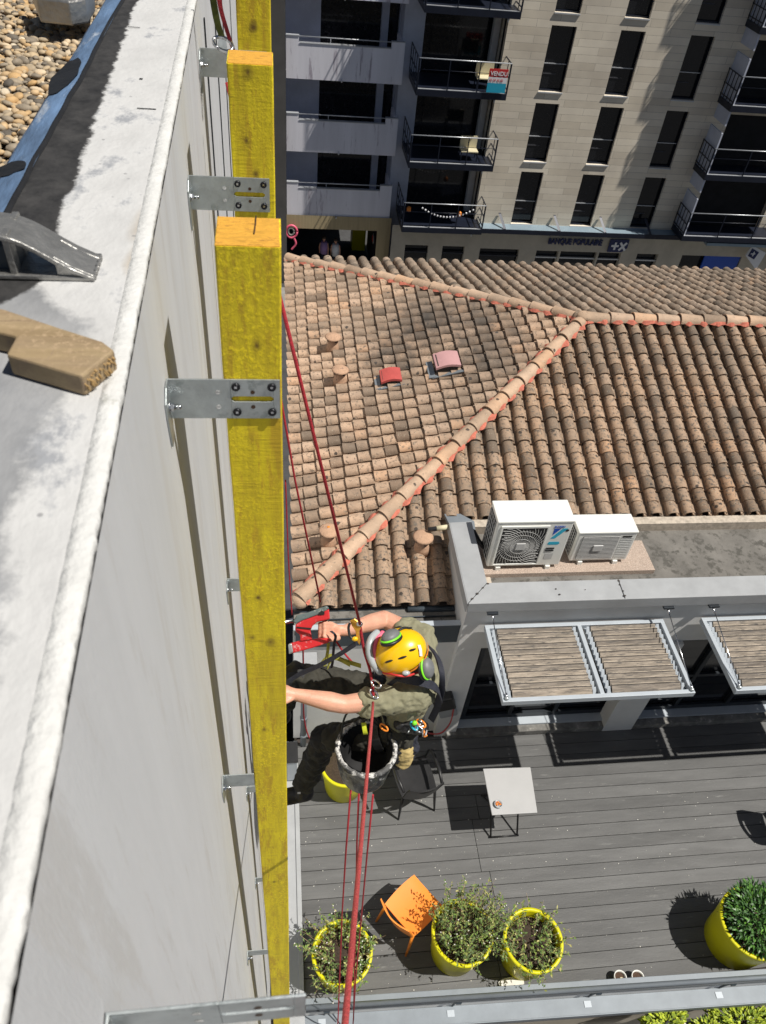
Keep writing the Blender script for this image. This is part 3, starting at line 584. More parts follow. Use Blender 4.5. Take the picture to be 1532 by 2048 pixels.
for x,y,wd,mt,z_ in ((1.44,8.22,.27,'red_sq',0),(2.16,8.24,.32,'pink_sq',.03)):
    z=lz(x); b=MB(); b.box(x-wd*.42,x+wd*.42,y-wd*.4,y+wd*.4,z-.03,z+.14+z_); v_=b.build('roof_vent_box',M['under'],ho)
    b=MB(); rows=[]
    for yy in (y-wd*.5,y+wd*.5): rows.append([V((x-wd*.5+wd*k/8,yy,z+.15+z_+.03*math.sin(math.pi*k/8)+SLL*(wd*(k/8-.5))*.6)) for k in range(9)])
    b.rings(rows,False,False,True); b.rings([[p-V((0,0,.03)) for p in r] for r in rows],False,False,True)
    for yy in (y-wd*.5,y+wd*.5): b.rings([[V((x-wd*.5+wd*k/8,yy,z+.15+z_+.03*math.sin(math.pi*k/8)+SLL*(wd*(k/8-.5))*.6)) for k in range(9)],[V((x-wd*.5+wd*k/8,yy,z+.118+z_+.03*math.sin(math.pi*k/8)+SLL*(wd*(k/8-.5))*.6)) for k in range(9)]],False,False,False)
    b.build('cover',M[mt],v_,fix=False)
    b=MB(); 
    b.prism([(x-wd*.62,y-wd*.62,z-.18*wd+.07),(x+wd*.62,y-wd*.62,z+.18*wd+.07),(x+wd*.62,y-wd*.46,z+.18*wd+.07),(x-wd*.62,y-wd*.46,z-.18*wd+.07)],(0,0,.012))
    b.prism([(x-wd*.75,y-wd*.6,z-.2*wd+.075),(x-wd*.5,y-wd*.6,z-.13*wd+.075),(x-wd*.5,y+wd*.5,z-.13*wd+.075),(x-wd*.75,y+wd*.5,z-.2*wd+.075)],(0,0,.012)); b.build('flashing',M['zinc'],v_)
# loose white tile chip
# ============================================================ TERRACE BUILDING (flat roof, wall, deck)
tb=wempty('terrace_building',(4,5,-19.3),'low flat roofed extension with grey coping, white wall and dark glazing beside the deck','building')
YW=4.66; XR=13.0
b=MB(); b.box(2.02,XR,4.8,5.86,-6.5,-6.18); b.build('flat_roof',M['roofing'],tb)
b=MB(); b.box(1.9,XR,5.70,5.82,-6.18,-6.06); b.build('rear_upstand',M['plinth2'],tb)
b=MB(); b.box(2.08,4.05,5.06,5.50,-6.179,-6.12); b.build('equipment_slab',M['pebbledash'],tb)
b=MB(); b.box(2.06,2.20,4.80,5.06,-6.178,-6.168); b.build('pale_patch',M['plinth2'],tb)
b=MB()    # coping, mitred at the corner
b.prism([(1.785,4.435,-5.83),(3.38,4.435,-5.83),(3.38,4.67,-5.815),(2.02,4.67,-5.815)],(0,0,.035)); b.prism([(3.39,4.435,-5.83),(XR,4.435,-5.83),(XR,4.67,-5.815),(3.39,4.67,-5.815)],(0,0,.035))
b.prism([(1.78,4.44,-5.83),(2.015,4.675,-5.815),(2.015,5.52,-5.815),(1.78,5.52,-5.83)],(0,0,.035)); 
b.box(1.785,XR,4.425,4.434,-5.93,-5.793); b.box(1.77,1.779,4.43,5.52,-5.93,-5.793); b.build('coping',M['coping'],tb,bevel=.003)
for k,(x,y,s) in enumerate(((2.02,4.66,.012),(1.83,4.48,.01),(1.89,4.54,.012),(1.96,4.61,.009),(3.385,4.65,.012),(3.38,4.60,.009),(3.39,4.52,.008),(3.385,4.46,.012),(2.70,4.57,.008),(2.72,4.50,.009),(3.0,4.55,.005))):
    b=MB(); b.ball((x,y,-5.781-.015*0),s*1.3,s,.003,8,4); b.build('tar_dab',M['under'],tb)
b=MB(); b.box(1.81,XR,4.48,4.66,-6.56,-5.82); b.box(1.81,2.0,4.66,5.5,-6.56,-5.82); b.box(2.0,XR,4.66,4.86,-6.56,-6.19); b.build('parapet_wall',M['wall_white'],tb)
# front wall with the glazed opening
b=MB()
b.box(1.81,2.07,4.481,4.9,-8.5,-6.562); b.box(2.07,XR,4.482,4.9,-6.64,-6.562)
b.box(.10,1.81,4.56,4.80,-8.5,-6.55); b.build('wall',M['wall_white'],tb)
for xa,xb in ((3.95,4.34),(7.0,7.4),(10.2,10.6)): b=MB(); b.box(xa,xb,4.43,4.62,-8.5,-6.642); b.build('pillar',M['wall_white'],tb,bevel=.004)
b=MB(); b.box(2.07,XR,4.66,4.68,-8.3,-6.64); b.build('window_pane',M['glass'],tb)
b=MB()
for x in (2.14,2.72,3.3,4.9,5.6,6.3,8.0,8.7,9.4,11.2,12): b.box(x,x+.05,4.61,4.655,-8.3,-6.64)
b.box(2.07,XR,4.615,4.65,-8.36,-8.28); b.box(2.07,XR,4.615,4.65,-7.62,-7.57); b.build('window_frame',M['dark_metal'],tb)
b=MB(); b.box(2.07,XR,4.52,4.65,-8.40,-8.375); b.build('window_sill',M['frame_paint'],tb)
b=MB(); b.box(1.95,XR,4.435,4.66,-8.5,-8.405); b.build('plinth',M['plinth'],tb,bevel=.006)
# fascia and box gutter under the tile eave
b=MB(); b.box(.12,1.87,4.545,4.585,-6.60,-6.30); b.box(1.84,1.872,4.585,4.86,-6.60,-6.30); b.build('fascia',M['slate_metal'],tb)
b=MB(); b.box(.10,1.875,4.54,4.60,-6.298,-6.285); b.build('fascia_cap',M['frame_paint'],tb)
b=MB(); b.box(.11,1.83,4.60,4.90,-6.46,-6.42); b.build('gutter_floor',M['roofing'],tb)
b=MB(); b.box(.12,.33,4.42,4.55,-6.93,-6.72); b.box(.10,.34,4.40,4.55,-6.72,-6.69); b.build('rainwater_head',M['coping'],tb,bevel=.004)
b=MB(); b.tube([(.215,4.47,-6.9),(.215,4.47,-8.5)],.036,14); b.lathe((.215,4.47,-7.9),[(.042,0),(.042,.05)],14); b.lathe((.215,4.47,-8.3),[(.042,0),(.042,.05)],14); b.build('downpipe',M['zinc'],tb)
b=MB(); b.box(.12,13,1.56,4.9,-19.3,-8.62); b.build('lower_storeys',M['wall_beige'],tb)
b=MB(); b.prism([(1.80,5.84,-6.04),(1.98,5.84,-6.04),(2.12,5.72,-6.04),(2.10,5.53,-6.04),(1.86,5.53,-6.04)],(0,0,.05)); b.build('valley_flashing',M['zinc'],tb)
b=MB(); b.box(1.74,1.825,4.88,5.8,-6.5,-6.35); b.build('valley_gutter',M['under'],tb)
# ---- deck
b=MB(); random.seed(2); y=1.72; k=0
while y<4.48:
    b.cur=random.random(); xs=[.15,2.10+.0*k,XR] if k>5 else [.15,2.16,XR]
    cut=2.13+(.05 if (k//4)%2 else -.04) if k<14 else 6.2
    for xa,xb in ((.15,cut-.003),(cut+.003,XR)):
        b.cur=random.random(); yy=min(y+.137,4.48); b.box(xa,xb,y,yy,-8.53,-8.50+random.uniform(-.0008,.0008))
    y+=.1432; k+=1
tag(b.build('terrace_deck',M['deck']),kind='structure')
b=MB(); b.quad((.14,1.6,-8.56),(XR,1.6,-8.56),(XR,4.6,-8.56),(.14,4.6,-8.56)); tag(b.build('deck_void',M['under']),kind='structure')
b=MB(); b.box(-.05,.148,1.2,4.5,-8.62,-8.47); b.box(.10,.148,1.7,4.5,-8.47,-8.455); b.build('edge_flashing',M['coping'],tb,bevel=.003)
b=MB(); b.box(.02,.13,4.0,4.22,-8.44,-8.0);  b.build('edge_post',M['frame_paint'],tb); b=MB(); b.box(.01,.14,3.99,4.23,-8.0,-7.97); b.build('edge_post_cap',M['black'],tb)
# crumbs and dust on the deck
b=MB(); random.seed(9)
for k in range(420):
    x=random.uniform(.2,6.2) if k%3 else random.uniform(.2,2.4); y=random.uniform(1.75,3.75); r=random.choice((.002,.003,.003,.004,.007))
    b.ball((x,y,-8.497),r,r*random.uniform(.5,1),r*.4,6,3)
tag(b.build('debris',M['fluff'],fix=False),'white crumbs and dust scattered over the dark deck boards','debris',kind='stuff')

# ============================================================ SUN SHADES
def sunshade(x0,x1,label,bays=2):
    r=wempty('sun_shade',(x0,YW,-6.4),label,'sun shade','louvred sun shades hung over the glazing')
    z=-6.2; ya,yb=3.57,4.45; w=.042; b=MB()
    b.box(x0,x1,ya,ya+w,z-.05,z+.015); b.box(x0,x1,yb-w,yb,z-.05,z+.015); b.box(x0,x0+w,ya+w,yb-w,z-.05,z+.0145); b.box(x1-w,x1,ya+w,yb-w,z-.05,z+.0145)
    for k in range(1,bays): xm=x0+(x1-x0)*k/bays+.03; b.box(xm-w/2,xm+w/2,ya+w,yb-w,z-.05,z+.0145)
    b.build('frame',M['frame_paint'],r,bevel=.002)
    for k in range(bays):
        xa=x0+(x1-x0)*k/bays+(.05 if k==0 else .055+.0); xb=x0+(x1-x0)*(k+1)/bays-(.05 if k==bays-1 else -.005)
        if k>0: xa+=.03
        b=MB(); n=12
        for j in range(n):
            yy=ya+w+.03+(yb-ya-2*w-.03)*j/n; b.cur=random.uniform(.15,.95); dy=.069
            b.prism([(xa+.07,yy,z-.042),(xa+.07,yy+dy,z+.006),(xa+.07,yy+dy+.004,z-.006),(xa+.07,yy+.004,z-.054)],(xb-xa-.12,0,0)); sv=b.cur; b.cur=1.0; b.box(xa+.068,xb-.048,yy+dy-.004,yy+dy+.0015,z+.004,z+.0085+random.uniform(0,.002)); b.cur=0.0; b.box(xa+.071,xb-.051,yy+.002,yy+.016,z-.030,z-.0225) if False else None; b.box(xa+.069,xb-.049,yy+dy-.011,yy+dy-.005,z-.003,z+.0035); b.cur=sv  # pale strip marks the top edge; dark strip paints the shadow gap between slats
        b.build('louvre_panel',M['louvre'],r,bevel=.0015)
        for xc in (xa+.035,xb-.03):
            b=MB(); b.box(xc-.022,xc+.024,ya+w,yb-w,z-.049,z-.043)
            for j in range(n):
                yy=ya+w+.03+(yb-ya-2*w-.03)*j/n; b.prism([(xc-.018,yy,z-.041),(xc+.018,yy,z-.041),(xc+.014,yy+.045,z+.004),(xc-.014,yy+.045,z+.004)],(0,.006,0))
            b.build('louvre_clip_strip',M['frame_paint'],r)
    for x in (x0+.03,x1-.04):
        b=MB(); b.box(x-.055,x+.055,4.40,4.478,-5.955,-5.935); p_=b.build('tie_rod_plate',M['dark_metal'],r)
        b=MB(); P=V((x,4.43,-5.965)); Q=V((x+.01,3.60,z+.03)); D=(Q-P).normalized(); b.tube([P,P+D*.07],.013,8); b.tube([P+D*.07,Q-D*.05],.0048,8); b.tube([Q-D*.05,Q],.010,8); b.build('tie_rod',M['steel'],r)
        b=MB(); b.ball(Q,.022,.022,.016,10,6); b.build('end_bolt',M['galv'],r)
    return r
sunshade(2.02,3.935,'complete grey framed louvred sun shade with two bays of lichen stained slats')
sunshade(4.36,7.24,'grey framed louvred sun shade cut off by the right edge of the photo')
# ============================================================ AIR CONDITIONERS
def aircon(x0,x1,yf,yb,z0,z1,label,round_fan):
    r=wempty('air_conditioner',((x0+x1)/2,(yf+yb)/2,z0),label,'air conditioner','outdoor air conditioning units on the flat roof')
    W=x1-x0; b=MB(); b.box(x0,x1,yf,yb,z0+.025,z1-.03); b.build('casing',M['white_paint'],r,bevel=.012)
    b=MB(); b.box(x0-.006,x1+.006,yf-.006,yb+.006,z1-.03,z1); b.build('lid',M['white_paint'],r,bevel=.01,seg=3)
    for xx in (x0+.1,x1-.15): b=MB(); b.box(xx,xx+.05,yf-.02,yb+.02,z0-.02,z0+.025); b.build('foot',M['white_paint'],r)
    if round_fan:
        cx,cz=x0+.30,z0+.345; hw=.235; hh=.275
        b=MB(); b.box(cx-hw-.02,cx+hw+.02,yf-.012,yf+.0,cz+hh,cz+hh+.03); b.box(cx+hw,cx+hw+.02,yf-.012,yf,cz-hh,cz+hh); b.box(cx-hw-.02,cx-hw,yf-.012,yf,cz-hh,cz+hh); b.box(cx-hw-.02,cx+hw+.02,yf-.012,yf,cz-hh-.02,cz-hh); b.build('fan_surround',M['white_paint'],r,bevel=.003)
        b=MB(); b.box(cx-hw,cx+hw,yf-.003,yf-.001,cz-hh,cz+hh); b.build('fan_opening',M['black'],r)
        b=MB()
        for k in range(44):      # curved spokes, kept inside the square frame
            a0=2*math.pi*k/44; pts=[]
            for q in range(9):
                rr=.05+.32*q/8; a=a0+.9*(q/8)**1.2; px,pz=rr*math.cos(a),rr*math.sin(a)
                if abs(px)>hw or abs(pz)>hh: break
                pts.append((cx+px,yf-.008,cz+pz))
            if len(pts)>1: b.tube(pts,.0028,4,False)
        for rr in (.11,.17,.225): b.tube([(cx+rr*math.cos(a),yf-.010,cz+rr*math.sin(a)) for a in [2*math.pi*k/30 for k in range(31)]],.002,4,False)
        b.build('fan_grille',M['grille_white'],r)
        b=MB(); b.box(cx-.05,cx+.05,yf-.018,yf-.006,cz-.05,cz+.05); b.build('fan_badge',M['grille_white'],r,bevel=.012)
        bx=x0+.60
        # maker's sticker, band, badge and handles
        for nm,pl,mt in (('sticker_triangle',[(bx+.01,.60),(bx+.085,.60),(bx+.012,.50)],'blue_panel'),('sticker_stripe',[(bx+.10,.60),(bx+.16,.60),(bx+.05,.45),(bx,.45)],'sign_cyan'),('sticker_band',[(bx,.40),(bx+.11,.40),(bx+.12,.37),(bx+.10,.355),(bx,.355),(bx-.01,.37)],'sign_cyan'),('rating_plate',[(bx,.22),(bx+.09,.22),(bx+.09,.13),(bx,.13)],'grille_white')):
            b=MB(); b.prism([(px,yf-.001,z0+pz) for px,pz in pl],(0,-.0012,0)); b.build(nm,M[mt],r)
        for k in (0,1): b=MB(); b.box(bx-.01,bx+.08,yf-.006,yf-.001,z0+.29-k*.035,z0+.31-k*.035); b.build('service_slot',M['black'],r)
        text('DAIKIN','maker_lettering',(bx+.005,yf-.003,z0+.615),.034,M['blue_panel'],r)
        b=MB(); b.lathe((bx+.155,yf-.001,z0+.57),[(.018,0),(.018,-.002)],16,ax=(0,1,0)); b.build('round_sticker',M['black'],r)
    else:
        xa,xb,za,zb=x0+.06,x0+W*.72,z0+.06,z1-.06
        b=MB(); b.box(xa,xb,yf-.002,yf-.0005,za,zb); b.build('fan_opening',M['black'],r)
        b=MB()
        for k in range(17): zz=za+(zb-za)*(k+.5)/17; b.box(xa,xb,yf-.010,yf-.004,zz-.0052,zz+.0052)
        b.build('slat_grille',M['grille_white'],r)
        b=MB(); b.box((xa+xb)/2-.06,(xa+xb)/2+.05,yf-.02,yf-.008,(za+zb)/2-.045,(za+zb)/2+.045); b.build('fan_badge',M['grille_white'],r,bevel=.018)
        b=MB()
        for k in range(12): zz=za+(zb-za)*(k+.5)/13; b.box(xb+.02,x1-.02,yf-.0035,yf-.001,zz-.003,zz+.003)
        b.build('side_ribs',M['grille_white'],r)
        b=MB(); b.box(xb+.03,x1-.05,yf-.004,yf-.001,zb-.03,zb-.005); b.build('badge',M['black'],r)
        b=MB(); b.box(x1,x1+.05,yf+.1,yf+.22,z0+.2,z0+.3); b.build('valve_cover',M['grille_white'],r)
    b=MB(); b.box(x0-.003,x0-.0005,yf+.05,yb-.03,z0+.06,z1-.06); b.build('side_opening',M['black'],r)
    b=MB()
    for k in range(8): zz=z0+.08+(z1-z0-.16)*k/7; b.tube([(x0-.008,yf+.05,zz),(x0-.008,yb-.03,zz)],.004,4)
    for k in range(5): yy=yf+.05+(yb-yf-.08)*k/4; b.tube([(x0-.010,yy,z0+.06),(x0-.010,yy,z1-.06)],.004,4)
    b.build('side_guard',M['grille_white'],r)
    return r
def text(body,name,loc,size,mt,parent,rot=(math.pi/2,0,0),ext=.002,bold=0.0,shear=0,xs=1):
    c=bpy.data.curves.new(name,'FONT'); c.body=body; c.size=size; c.extrude=ext; c.offset=bold; c.shear=shear
    o=bpy.data.objects.new(name+'_tmp',c); col.objects.link(o); dg=bpy.context.evaluated_depsgraph_get(); me=bpy.data.meshes.new_from_object(o.evaluated_get(dg)); bpy.data.objects.remove(o)
    me.name=name; me.transform(Matrix.Translation(V(loc))@Matrix.Rotation(rot[2],4,'Z')@Matrix.Rotation(rot[0],4,'X')@Matrix.Diagonal((xs,1,1,1)))
    me.materials.clear(); me.materials.append(mt); o=bpy.data.objects.new(name,me); col.objects.link(o)
    if parent:
        o.parent=parent
        if parent.name in WORLD: o.matrix_parent_inverse=Matrix.Translation(-parent.location)
    return o
aircon(2.155,2.955,5.13,5.43,-6.10,-5.385,'larger white air conditioner with a round spiral fan grille and blue sticker',True)
aircon(3.085,3.735,5.18,5.44,-6.10,-5.62,'smaller white air conditioner with horizontal grille slats and a rounded square badge',False)
r=wempty('insulated_pipe',(1.9,5.5,-5.95),'cream taped insulated pipe running from the terracotta vent to the larger air conditioner','pipe')
b=MB(); pts=[(1.55,5.5,-5.88),(1.66,5.50,-5.86),(1.80,5.51,-5.85),(1.95,5.49,-5.84),(2.04,5.44,-5.86),(2.10,5.38,-5.95),(2.16,5.33,-6.0)]; b.tube(pts,.026,12); b.build('foam_sleeve',M['black'],r)
for a,c in (((1.64,5.50,-5.862),(1.78,5.509,-5.851)),((1.86,5.502,-5.846),(1.95,5.49,-5.84))): b=MB(); b.tube([a,c],.0285,12); b.build('tape_wrap',M['tape'],r)
# ============================================================ TERRACE THINGS
def wallbox():
    r=wempty('wall_box',(1.85,4.5,-7.7),'tilted grey box with a black lid on the white wall behind the worker\'s back','wall box')
    Mx=Matrix.Translation((1.83,4.47,-7.72))@Matrix.Rotation(R(-18),4,'Y')
    b=MB(); b.box(-.10,.11,-.05,.08,-.24,.12,Mx); b.build('housing',M['coping'],r,bevel=.015)
    b=MB(); b.box(-.115,.125,-.10,.085,.0,.24,Mx); b.build('lid',M['black'],r,bevel=.02)
    b=MB(); pts=[V((1.62,4.4,-7.55)),V((1.56,4.4,-7.95)),V((1.66,4.4,-8.22)),V((1.84,4.4,-8.28)),V((1.93,4.4,-8.05)),V((1.93,4.42,-7.7))]; b.tube(smooth(pts),.009,6); b.build('cable',M['rope_pink'],r)
def smooth(p,n=8):
    p=[V(q) for q in p]; out=[]
    for i in range(len(p)-1):
        a,b_,c,d=p[max(i-1,0)],p[i],p[i+1],p[min(i+2,len(p)-1)]
        for k in range(n):
            t=k/n; out.append(.5*((2*b_)+(c-a)*t+(2*a-5*b_+4*c-d)*t*t+(-a+3*b_-3*c+d)*t**3))
    return out+[p[-1]]
wallbox()
# bistro table
r=wempty('bistro_table',(2.38,3.43,-8.5),'small square pale grey folding table standing alone on the deck','table')
b=MB(); zt=-7.85; P=[at(x,y,Z=zt) for x,y in ((966,1537),(1061,1534),(1075,1625),(984,1630))]
b.prism([q-V((0,0,.02)) for q in P],(0,0,.02)); b.build('table_top',M['table'],r,bevel=.006)
c=sum(P,V())/4
for dx in (-.16,.16):
    for s in (1,-1):
        b=MB(); b.tube([(c.x+dx,c.y+s*.22,-7.88),(c.x+dx*.95,c.y-s*.24,-8.49)],.011,8); b.build('leg',M['black'],r)
for s in (1,-1): b=MB(); b.tube([(c.x-.17,c.y+s*.24,-8.488),(c.x+.17,c.y+s*.24,-8.488)],.010,8); b.build('foot_bar',M['black'],r)
p=at(996,1610,Z=-7.85); r=wempty('ashtray',p,'little glass ashtray with orange stubs on the grey table','ashtray')
b=MB(); b.lathe(p+V((0,0,.001)),[(.036,0),(.044,.012),(.044,.03),(.038,.03),(.036,.010),(.01,.008)],24); b.build('dish',M['clear'],r)
b=MB(); random.seed(4)
for k in range(16): a=random.random()*6.28; q=p+V((random.uniform(-.024,.024),random.uniform(-.024,.024),.02)); b.tube([q,q+V((math.cos(a)*.018,math.sin(a)*.018,random.uniform(-.004,.008)))],.004,6)
b.build('cigarette_stubs',M['orange'],r)
# chairs
def chair(loc,rz,mt,label,arm=False,group=None):
    r=empty('plastic_chair',loc,label,'chair',group,rz)
    b=MB(); n=9; rows=[]      # seat: front at +x
    for i in range(n+1):
        x=-.20+.42*i/n; z=.44+.012*(i/n-.5)**2-.02*max(0,(i/n-.85))*4
        hw=.20+.015*math.sin(math.pi*i/n); rows.append([V((x,-hw+2*hw*k/8,z-.014*math.sin(math.pi*k/8))) for k in range(9)])
    b.rings(rows,False,False,True); b.rings([[p-V((0,0,.02)) for p in q] for q in rows],False,False,True); b.rings([rows[-1],[p-V((0,0,.02)) for p in rows[-1]]],False,False,False)
    for e in (0,-1): b.rings([[q[e] for q in rows],[q[e]-V((0,0,.02)) for q in rows]],False,False,False)
    b.build('seat',mt,r,fix=False)
    b=MB(); rows=[]; H=.40
    for i in range(n+1):
        t=i/n; z=.44+H*t; x=-.20-.10*t; hw=.20+.01*t-.05*max(0,t-.8)*2
        rows.append([V((x-.05*math.cos(math.pi*(k/10-.5)),-hw+2*hw*k/10,z)) for k in range(11)])
    def backface(off,b):
        ids=[[b.vert(p+V((off,0,0))) for p in q] for q in rows]
        for i in range(n):
            for k in range(10):
                if i==7 and 3<=k<=6: continue      # hand slot
                b.face((ids[i][k],ids[i][k+1],ids[i+1][k+1],ids[i+1][k]),True)
    backface(0,b); backface(-.014,b); b.rings([rows[-1],[p-V((.014,0,0)) for p in rows[-1]]],False,False,False)
    for e in (0,-1): b.rings([[q[e] for q in rows],[q[e]-V((.014,0,0)) for q in rows]],False,False,False)
    b.build('backrest',mt,r,fix=False)
    for sx,sy in ((1,1),(1,-1),(-1,1),(-1,-1)):
        b=MB(); b.tube([(.19*sx,.185*sy,.43),(.215*sx,.20*sy,.22),(.255*sx,.215*sy,0)],[.018,.016,.011],8); b.build('leg',mt,r)
    if arm:
        for sy in (1,-1): b=MB(); b.tube([(-.24,.215*sy,.66),(-.1,.235*sy,.67),(.14,.235*sy,.66),(.19,.22*sy,.6),(.2,.2*sy,.43)],[.016,.02,.02,.017,.015],8); b.build('armrest',mt,r)
    return r
chair((1.235,2.45,-8.5),R(38),M['orange'],'orange plastic chair facing the terrace building, between the plant pots')
chair((1.42,3.78,-8.5),R(100),M['black'],'black plastic armchair in the shade behind the hanging worker',True)
chair((6.02,3.02,-8.5),R(8),M['black'],'black chair casting a rounded shadow at the right edge of the deck')
# pots and plants
def leaf(b,p,d,L,wd,up=V((0,0,1))):
    d=d.normalized(); s=d.cross(up); 
    if s.length<.05: s=V((1,0,0))
    s.normalize(); s=(s+up*random.uniform(-.5,.5)).normalized(); m=p+d*L*.5+V((0,0,L*.08))
    a=[b.vert(q) for q in (p,m+s*wd,p+d*L-V((0,0,L*.12)),m-s*wd)]; b.face((a[0],a[1],a[2],a[3]))
def pot(x,y,label,h=.56,rt=.285,rb=.20):
    r=wempty('plant_pot',(x,y,-8.5),label,'plant pot','tall lime yellow plant pots on the deck')
    b=MB(); b.lathe((x,y,-8.5),[(rb,0),(rb+.012,.01),(rb+(rt-rb)*.45,h*.45),(rt-.012,h*.82),(rt,h-.02),(rt,h),(rt-.030,h),(rt-.034,h-.03),(rt-.05,h-.12)],48,cap=False); b.face([b.vert((x+rb*math.cos(a),y+rb*math.sin(a),-8.499)) for a in [2*math.pi*k/24 for k in range(24)]]); b.build('shell',M['pot'],r)
    b=MB(); n=24; b.lathe((x,y,-8.5+h-.12),[(rt-.045,0),(rt*.6,.02),(.05,.03),(.001,.03)],n,cap=False); b.build('soil',M['soil'],r)
    return r
def weeds(x,y,label,seed,green=.5,n=420,tall=.28,dry=80,spread=.24,h=.56,fluff=26,lean=(0,0)):
    random.seed(seed); z=-8.5+h-.10; r=wempty('weeds',(x,y,z),label,'plant','plants growing in the lime yellow pots')
    b=MB(); f=MB(); s=MB()
    for k in range(dry):
        a=random.random()*6.28; rr=spread*math.sqrt(random.random()); p=V((x+rr*math.cos(a),y+rr*math.sin(a),z)); H=tall*random.uniform(.3,1.25); o=V((math.cos(a)*random.uniform(0,.22)+lean[0]*random.random(),math.sin(a)*random.uniform(0,.22)+lean[1]*random.random(),H))
        pts=[p,p+o*.5+V((random.uniform(-.02,.02),random.uniform(-.02,.02),.02)),p+o]; s.cur=random.random(); s.tube(pts,[.0022,.0016,.0008],4)
        m=int(n/dry)
        for q in range(m):
            t=random.random()**.7; c=pts[0].lerp(pts[1],t*2) if t<.5 else pts[1].lerp(pts[2],t*2-1); b.cur=min(1,max(0,random.gauss(green,.25)))
            d=V((random.gauss(0,1),random.gauss(0,1),random.gauss(.2,.5))); leaf(b,c,d,random.uniform(.015,.05),random.uniform(.004,.011))
        if random.random()<fluff/dry: f.ball(p+o,.007,.007,.007,6,4)
    b.build('leaves',M['weed'],r,fix=False); s.build('stems',M['dryweed'],r,fix=False); f.build('seed_heads',M['fluff'],r,fix=False); return r
pot(.50,2.06,'lime yellow plant pot in the corner crossed by the red ropes'); weeds(.49,2.07,'straggly pale weeds spilling over the pot behind the red ropes',21,.5,1500,.24,170,fluff=40,lean=(-.07,0))
pot(1.655,2.13,'middle lime yellow pot beside the orange chair',.6,.30,.22); weeds(1.67,2.15,'tall bushy weeds with pinkish dry stems in the pot beside the orange chair',22,.5,2600,.40,240,h=.6,fluff=34,lean=(.10,.06))
pot(2.335,2.02,'lime yellow pot with its rim half bare, on the right of the bushiest one',.56,.29,.205); weeds(2.33,2.04,'thin trailing weeds over brown litter in the pot with the half bare rim',23,.5,1300,.16,150,h=.54,fluff=4)
pot(4.60,1.99,'large lime yellow pot at the right edge holding dense dark green leaves',.58,.34,.27)
def straps(x,y,z,label,seed,n,rad,L):
    random.seed(seed); r=wempty('leafy_plant',(x,y,z),label,'plant','plants growing in the lime yellow pots'); b=MB()
    for k in range(n):
        a=random.random()*6.28; rr=rad*math.sqrt(random.random()); p=V((x+rr*math.cos(a),y+rr*math.sin(a),z+random.uniform(0,.16))); d=V((math.cos(a)*rr/rad+random.gauss(0,.35),math.sin(a)*rr/rad+random.gauss(0,.35),random.uniform(.1,.9))); b.cur=min(1,max(0,random.gauss(.45,.28)))
        leaf(b,p,d,L*random.uniform(.6,1.2),L*.11)
    b.build('leaves',M['darkleaf'],r,fix=False); b=MB()
    for k in range(14): a=random.random()*6.28; b.tube([(x+.05*math.cos(a),y+.05*math.sin(a),z-.1),(x+rad*.8*math.cos(a),y+rad*.8*math.sin(a),z+.1)],.004,5)
    b.build('stems',M['soil'],r); return r
straps(4.68,2.0,-7.99,'dense dark green strap leaved plant in the pot at the right edge',31,1900,.33,.085)
pot(.66,3.93,'empty looking lime yellow pot half hidden under the hanging bucket',.56,.28,.2)
# cups and saucer
for x,y,l in ((1240,1955,'left one of two small white cups with brown dregs by the railing'),(1275,1955,'right one of two small white cups with brown dregs by the railing')):
    p=at(x,y,Z=-8.42); r=wempty('cup',(p.x,p.y,-8.5),l,'cup','white cups on the deck edge'); b=MB(); b.lathe((p.x,p.y,-8.5),[(.045,0),(.062,.08),(.064,.10),(.056,.10),(.052,.07)],24,cap=False); b.build('bowl',M['white_paint'],r)
    b=MB(); b.lathe((p.x,p.y,-8.43),[(.053,0),(.03,.006),(.001,.007)],18,cap=False); b.build('dregs',M['brown'],r); b=MB(); b.ball((p.x+.01,p.y-.01,-8.418),.018,.014,.006,8,5); b.build('froth',M['tape'],r)
b=MB(); p=at(1022,1966,Z=-8.49); random.seed(8)
b.prism([p+V((.13*math.cos(a)*(1+.25*noise.noise(V((a*2,0,0)))),.05*math.sin(a)*(1+.3*noise.noise(V((a*2,5,0)))),-.005)) for a in [2*math.pi*k/16 for k in range(16)]],(0,0,.018)); tag(b.build('crumpled_cloth',M['pale'] if 'pale' in M else M['fluff'],bevel=.004),'crumpled whitish cloth at the foot of the pot with the half bare rim','cloth')
# low wall with rail
r=wempty('low_wall',(5,1.6,-8.9),'low grey metal capped wall along the near edge of the deck','low wall')
b=MB(); b.box(.14,XR,1.62,1.70,-9.4,-8.27); b.build('wall',M['wall_white'],r); b=MB(); b.box(.13,XR,1.615,1.705,-8.27,-8.245); b.build('cap',M['zinc'],r,bevel=.004)
b=MB(); b.box(.13,XR,1.47,1.619,-8.52,-8.49); b.box(.13,XR,1.458,1.47,-8.56,-8.47); b.build('outer_ledge',M['zinc'],r,bevel=.003); r.location.y-=.058; r.rotation_euler.z=-.028
r=wempty('handrail',(5,1.55,-8.2),'long round blue grey handrail fixed in front of the low wall','railing')
b=MB(); b.tube([(.15,1.59,-8.13),(XR,1.59,-8.13)],.024,14); b.build('rail_tube',M['zinc'],r)
b=MB(); b.box(.15,XR,1.56,1.58,-8.175,-8.16); b.build('light_strip',M['dark_metal'],r)
